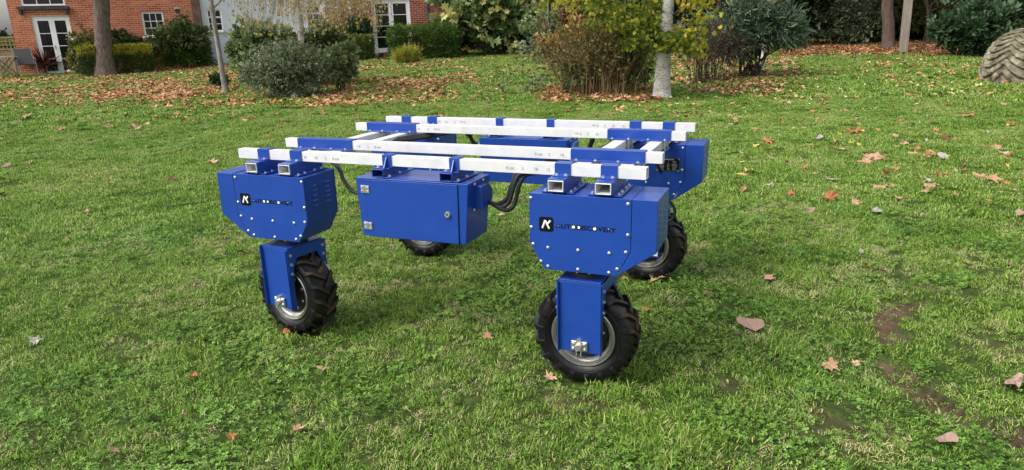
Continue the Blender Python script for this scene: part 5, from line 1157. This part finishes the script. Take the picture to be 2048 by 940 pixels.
# hedgerow masses: one line of separate dark trees and bushes
def bush(label, bbox, basepx, m, n, size, dist, kind='oval', tone=(.4, .22), depth=.7, name='hedgerow_bush', cat='bush', **k): return shrub(name, label, bbox, basepx, size, kind, m, n, cat=cat, dist=dist, depth=depth, tone=tone, **k)
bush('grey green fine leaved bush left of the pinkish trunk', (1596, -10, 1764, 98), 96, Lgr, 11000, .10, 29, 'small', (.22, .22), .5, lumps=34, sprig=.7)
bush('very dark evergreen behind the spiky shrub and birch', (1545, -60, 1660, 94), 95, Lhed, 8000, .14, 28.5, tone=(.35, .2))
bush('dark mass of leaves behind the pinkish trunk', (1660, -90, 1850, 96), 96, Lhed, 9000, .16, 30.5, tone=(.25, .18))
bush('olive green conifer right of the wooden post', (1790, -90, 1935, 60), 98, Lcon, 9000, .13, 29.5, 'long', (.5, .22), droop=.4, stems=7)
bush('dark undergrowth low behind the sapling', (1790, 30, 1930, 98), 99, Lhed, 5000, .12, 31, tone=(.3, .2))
bush('glossy laurel bush left of the ribbed stone', (1872, 12, 2010, 124), 120, Llau, 6500, .14, 24, tone=(.5, .22))
bush('broad laurel bush behind the ribbed stone at the right edge', (1935, -60, 2160, 108), 112, Llau, 9000, .13, 26, tone=(.42, .22))
bush('tall dark tree reaching out of frame above the laurels', (1880, -200, 2120, 40), 100, Lhed, 9000, .16, 31, tone=(.45, .22), name='hedgerow_tree', cat='tree')
bush('tall dark yew like tree above the grey green bush', (1560, -220, 1780, 30), 96, Lhed, 9000, .16, 31.5, tone=(.35, .2), name='hedgerow_tree', cat='tree')
bush('brown autumn leaved tree behind the spiky shrub', (1370, -120, 1560, 110), 112, Lrd, 6000, .12, 27, tone=(.2, .2), name='hedgerow_tree', cat='tree', stems=14)
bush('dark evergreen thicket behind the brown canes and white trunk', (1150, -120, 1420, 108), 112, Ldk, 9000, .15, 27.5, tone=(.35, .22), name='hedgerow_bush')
bush('reddish leaved bush above the canes beside the porch', (1120, -20, 1240, 90), 112, Lrd, 2600, .10, 23, tone=(.35, .22), stems=10)
# dense far wood closing the view behind
far = [(1250, -260, 1560, 100), (1500, -280, 1800, 98), (1740, -280, 2040, 96), (1980, -280, 2330, 96)]
for q, (bb, lab) in enumerate(zip(far, ('tall dark wood tree behind the white trunked tree', 'tall dark wood tree behind the mottled birch', 'tall dark wood tree behind the wooden post', 'tall dark wood tree behind the ribbed stone'))):
    bush(lab, bb, 96, Lhed, 8000, .30, 38, tone=(.25, .18), name='wood_tree', cat='tree', stems=3, shell=.3)
bush('dark clipped hedge beyond the lattice fence', (-120, 66, 34, 110), 120, Ldk, 4000, .16, 42, tone=(.35, .2), name='far_hedge', cat='hedge', box=False, depth=.3)
# climber leaves on the middle house
v = empty('wall_climber', tuple(H(10.7, -.1, 1.0)), HA); tag(v, 'yellow leaved climber sprawling over the dark brick wall', 'climber')
C = np.column_stack([rng.uniform(-1.1, 1.1, 650), rng.normal(-.06, .05, 650), rng.uniform(.5, 2.3, 650)]); kk = vnoise(C[:, 0] + 40, C[:, 2], .5, 9) > .38; C = C[kk]; leaf_cloud('foliage', C, rng.normal(0, .3, C.shape) + [0, -.6, -.5], .10, 'oval', Lyb, v, rng.normal(.6, .25, len(C)), -.2)
for i in range(9):
    a = random.uniform(-.9, .9); MB().tube(curve_pts([(a * .3, -.05, 0), (a * .6, -.06, .8), (a, -.07, 1.5), (a + random.uniform(-.3, .3), -.08, 2.3)], 4), .008, 4).build('stem', TWIG, v)

# ================================================================ GARDEN THINGS
# --- wooden post
P = ground_at(1806, 106); root = empty('wooden_post', tuple(P)); tag(root, 'tall grey wooden post leaning slightly in front of the hedgerow', 'post')
a, b = Vector((0, 0, -.2)), at_depth(P, 1820, -30) - P; wd_ = 12.5 / CF * (P - cC).length
m = MB(); dv = (b - a).normalized(); ex = Vector((1, 0, 0)); ex = (ex - dv * ex.dot(dv)).normalized(); ey = dv.cross(ex); b2 = a + dv * ((b - a).length + .5)
vs = [[m.bm.verts.new(p + ex * sx * wd_ / 2 + ey * sy * wd_ / 2) for sx, sy in ((-1, -1), (1, -1), (1, 1), (-1, 1))] for p in (a, b2)]
fs = [m.bm.faces.new(vs[0]), m.bm.faces.new(vs[1][::-1])] + [m.bm.faces.new((vs[0][i], vs[0][(i + 1) % 4], vs[1][(i + 1) % 4], vs[1][i])) for i in range(4)]; bmesh.ops.recalc_face_normals(m.bm, faces=fs)
m.build('post_shaft', noisy('weathered_post', [(.3, (.17, .14, .11)), (.7, (.30, .26, .21))], 4, .9, .3, dims=(6, 6, .6)), root, bevel=.008)
# --- ribbed stone
P = ground_at(2054, 160); r, f = view_frame(P); root = empty('ribbed_stone', tuple(P), math.atan2(r.y, r.x)); tag(root, 'big weathered stone dome carved with wavy ribs at the right edge', 'sculpture')
d_ = (P - cC).length; Rw = 63 / CF * d_; Hh = at_depth(P, 2050, 56).z - P.z
nu, nv = 240, 260; th = np.linspace(0, 2 * math.pi, nu, endpoint=False); ph = np.linspace(0, 1, nv); TH, PH = np.meshgrid(th, ph, indexing='ij')
lat = -.12 + PH * (math.pi / 2 + .12); sl_ = np.maximum(lat, 0); sr = np.cos(sl_) ** .83 * (1 - .25 * np.maximum(-lat, 0)); hz = np.sin(sl_) ** .77 + np.minimum(lat, 0) * .9
nlob = 6; r_view = math.radians(-90 - 30); th0 = r_view      # a ridge that looks towards the camera, left of the middle
u_ = np.abs(((TH - th0) * nlob / (2 * math.pi) + .5) % 1 - .5) * 2     # 0 at ridge .. 1 between ridges
arc = PH ** .9; wave = -.16 * np.cos(sl_) ** .8 * (1 - (1 - u_) ** 1.9)
tt = (arc - wave * .9) * 11.5 + .25 * (vnoise(TH * 3, PH * 0, .5, 31) - .5); fr_ = tt - np.floor(tt)
step = np.where(fr_ < .80, .25 + .75 * (1 - fr_ / .80) ** .7, .25 - .75 * np.sin(math.pi * (fr_ - .80) / .20) ** .8)
step = np.where(fr_ > .90, np.maximum(step, -.5 + 1.5 * (fr_ - .90) / .10), step)
nois = (vnoise(TH * 9, PH * 30, .4, 3) - .5) * .030 + (vnoise(TH * 30, PH * 90, .5, 4) - .5) * .018
rr = Rw * (sr * .95 + .062 * step * np.cos(sl_ * .85) + .04 * (1 - u_) ** 2 * np.cos(sl_)) + nois * Rw
x = rr * np.cos(TH); y = rr * np.sin(TH); z = Hh * hz * .99 + .03 * step * Hh * np.sin(sl_)
V = np.column_stack([x.ravel(), y.ravel(), z.ravel()]); i, j = np.meshgrid(np.arange(nu), np.arange(nv - 1), indexing='ij'); i2 = (i + 1) % nu
F = np.column_stack([(i * nv + j).ravel(), (i2 * nv + j).ravel(), (i2 * nv + j + 1).ravel(), (i * nv + j + 1).ravel()])
ST = noisy('lichen_stone', [(.30, (.035, .031, .022)), (.43, (.115, .10, .068)), (.55, (.20, .18, .115)), (.70, (.36, .34, .26))], 6, .95, .8, 26, detail=10)
link('carved_dome', np_mesh('carved_dome', V, F, ST, smooth=True), root)
# --- patio things by the left house
def patio(name, label, cat, px, py, rz=0): P = ground_at(px, py); o = empty(name, tuple(P), HA + rz); tag(o, label, cat); return o, P
GREYF = mat('grey_sling', (.11, .105, .10), .8); DKM = mat('dark_metal', (.02, .02, .022), .5)
ch, P = patio('garden_chair', 'grey sling garden chair beside the brick corner', 'chair', 58, 154, R(25)); MT = mat('chair_metal', (.25, .26, .28), .4, .6)
MB().prism([(-.22, .44), (.24, .40), (.24, .415), (-.22, .455)], -.25, .25, 'x').build('seat', GREYF, ch); bk = MB().prism([(.22, .42), (.38, .98), (.395, .975), (.235, .415)], -.25, .25, 'x').build('backrest', GREYF, ch)
for sx in (-.27, .27):
    MB().tube([(sx, -.26, 0), (sx, -.22, .44), (sx, -.20, .62)], .014, 6).build('leg', MT, ch); MB().tube([(sx, .34, 0), (sx, .24, .42), (sx, .40, .99)], .014, 6).build('leg', MT, ch); MB().tube([(sx, -.24, .63), (sx, .30, .66)], .016, 6).build('armrest', MT, ch)
tb, P = patio('folding_table', 'round grey folding table with crossed legs at the left edge', 'table', 16, 156)
MB().cyl((0, 0, .70), .42, .022, 'z', 28).build('tabletop', noisy('table_top', [(.3, (.30, .28, .26)), (.7, (.42, .40, .37))], 5, .6), tb)
for sy in (-.25, .25):
    for a, b in ((-.33, .30), (.33, -.30)): MB().tube([(a, sy, 0), (b, sy, .698)], .013, 6).build('leg', DKM, tb)
pt, P = patio('plant_pot', 'brown pot of bright green leaves on a wooden barrel by the fence', 'plant pot', 24, 146)
MB().lathe([(.001, .55), (.20, .55), (.26, .86), (.29, .86), (.29, .90), (.24, .90), (.23, .87), (.001, .87)], 20, 'z').build('pot', noisy('dark_clay', [(.3, (.05, .03, .03)), (.7, (.10, .06, .06))], 9, .8), pt, smooth=True)
C, dn = blob_points([(0, 0, 1.05, .28, .28, .22)], 700, .3); leaf_cloud('foliage', C, dn, .09, 'oval', Lbr, pt, rng.normal(.8, .2, 700))
ba, P = patio('wooden_barrel', 'brown half barrel stand under the green potted plant', 'barrel', 24, 149); ba.location = pt.location
MB().lathe([(.001, 0), (.24, 0), (.30, .27), (.26, .545), (.001, .545)], 24, 'z').build('barrel_body', TIM, ba, smooth=True)
for z in (.10, .42): MB().lathe([(.282 if z < .2 else .292, z), (.288 if z < .2 else .285, z + .03)], 24, 'z').build('hoop', DKM, ba)
co, P = patio('cordyline', 'spiky dark red cordyline before the left french door', 'plant', 92, 149); MB().tube([(0, 0, -.05), (0, 0, .35)], .05, 8).build('stem', BROWNB, co)
C = np.tile([[0, 0, .36]], (230, 1)) + rng.normal(0, .03, (230, 3)); d = rng.normal(0, 1, (230, 3)); d[:, 2] = np.abs(d[:, 2]) * .8 - .15; d /= np.linalg.norm(d, axis=1)[:, None]; leaf_cloud('foliage', C, d * 3, .66, 'blade', Lcy, co, rng.normal(.5, .25, 230), .3)
POT = noisy('terracotta', [(.3, (.28, .085, .045)), (.7, (.42, .15, .08))], 8, .8); STN = noisy('white_pebble', [(.3, (.50, .48, .44)), (.7, (.70, .68, .64))], 9, .7)
tr, P = patio('clay_trough', 'shallow terracotta trough with stones right of the left door', 'planter', 152, 150)
MB().prism([(-.30, 0), (.30, 0), (.34, .14), (.31, .14), (.28, .04), (-.28, .04), (-.31, .14), (-.34, .14)], -.13, .13).build('trough', POT, tr, bevel=.005)
for x_, r_ in ((-.17, .08), (0, .095), (.17, .075)): 
    s_ = MB().lathe([(.001, .06)] + [(r_ * math.sin(a), .13 - r_ * .8 * math.cos(a)) for a in np.linspace(.2, 3.0, 8)] + [(.001, .13 + r_ * .8)], 14, 'z').build('pebble', STN, None, smooth='all'); s_.location = tr.matrix_basis @ Vector((x_, 0, .02)); tag(s_, {-.17: 'left white stone', 0: 'middle and largest white stone', .17: 'right white stone'}[x_] + ' lying in the terracotta trough', 'stone', 'white stones in the trough')
C, dn = blob_points([(0, .02, .30, .28, .12, .16)], 260, .2); leaf_cloud('foliage', C, dn, .06, 'oval', Lvar, tr, rng.normal(.5, .2, 260))
po, P = patio('flower_pot', 'round terracotta flower pot on the middle door step', 'plant pot', 773, 117); MB().lathe([(.001, 0), (.085, 0), (.115, .20), (.125, .20), (.125, .235), (.11, .235), (.10, .19), (.001, .19)], 18, 'z').build('pot', POT, po, smooth=True)
po, P = patio('flower_pot', 'smaller dark red pot between white stone and terracotta pot', 'plant pot', 763, 117); MB().lathe([(.001, 0), (.07, 0), (.10, .17), (.105, .17), (.105, .20), (.09, .20), (.08, .16), (.001, .16)], 18, 'z').build('pot', noisy('red_glaze', [(.3, (.12, .03, .025)), (.7, (.2, .05, .04))], 8, .4), po, smooth=True)
P = ground_at(752, 117); s_ = MB().lathe([(.001, 0)] + [(.17 * math.sin(a) ** .8, .15 - .15 * math.cos(a)) for a in np.linspace(.2, 3.0, 10)] + [(.001, .30)], 16, 'z').build('white_boulder', STN, None, loc=tuple(P), smooth='all'); tag(s_, 'round white boulder at the left foot of the middle french door', 'stone')
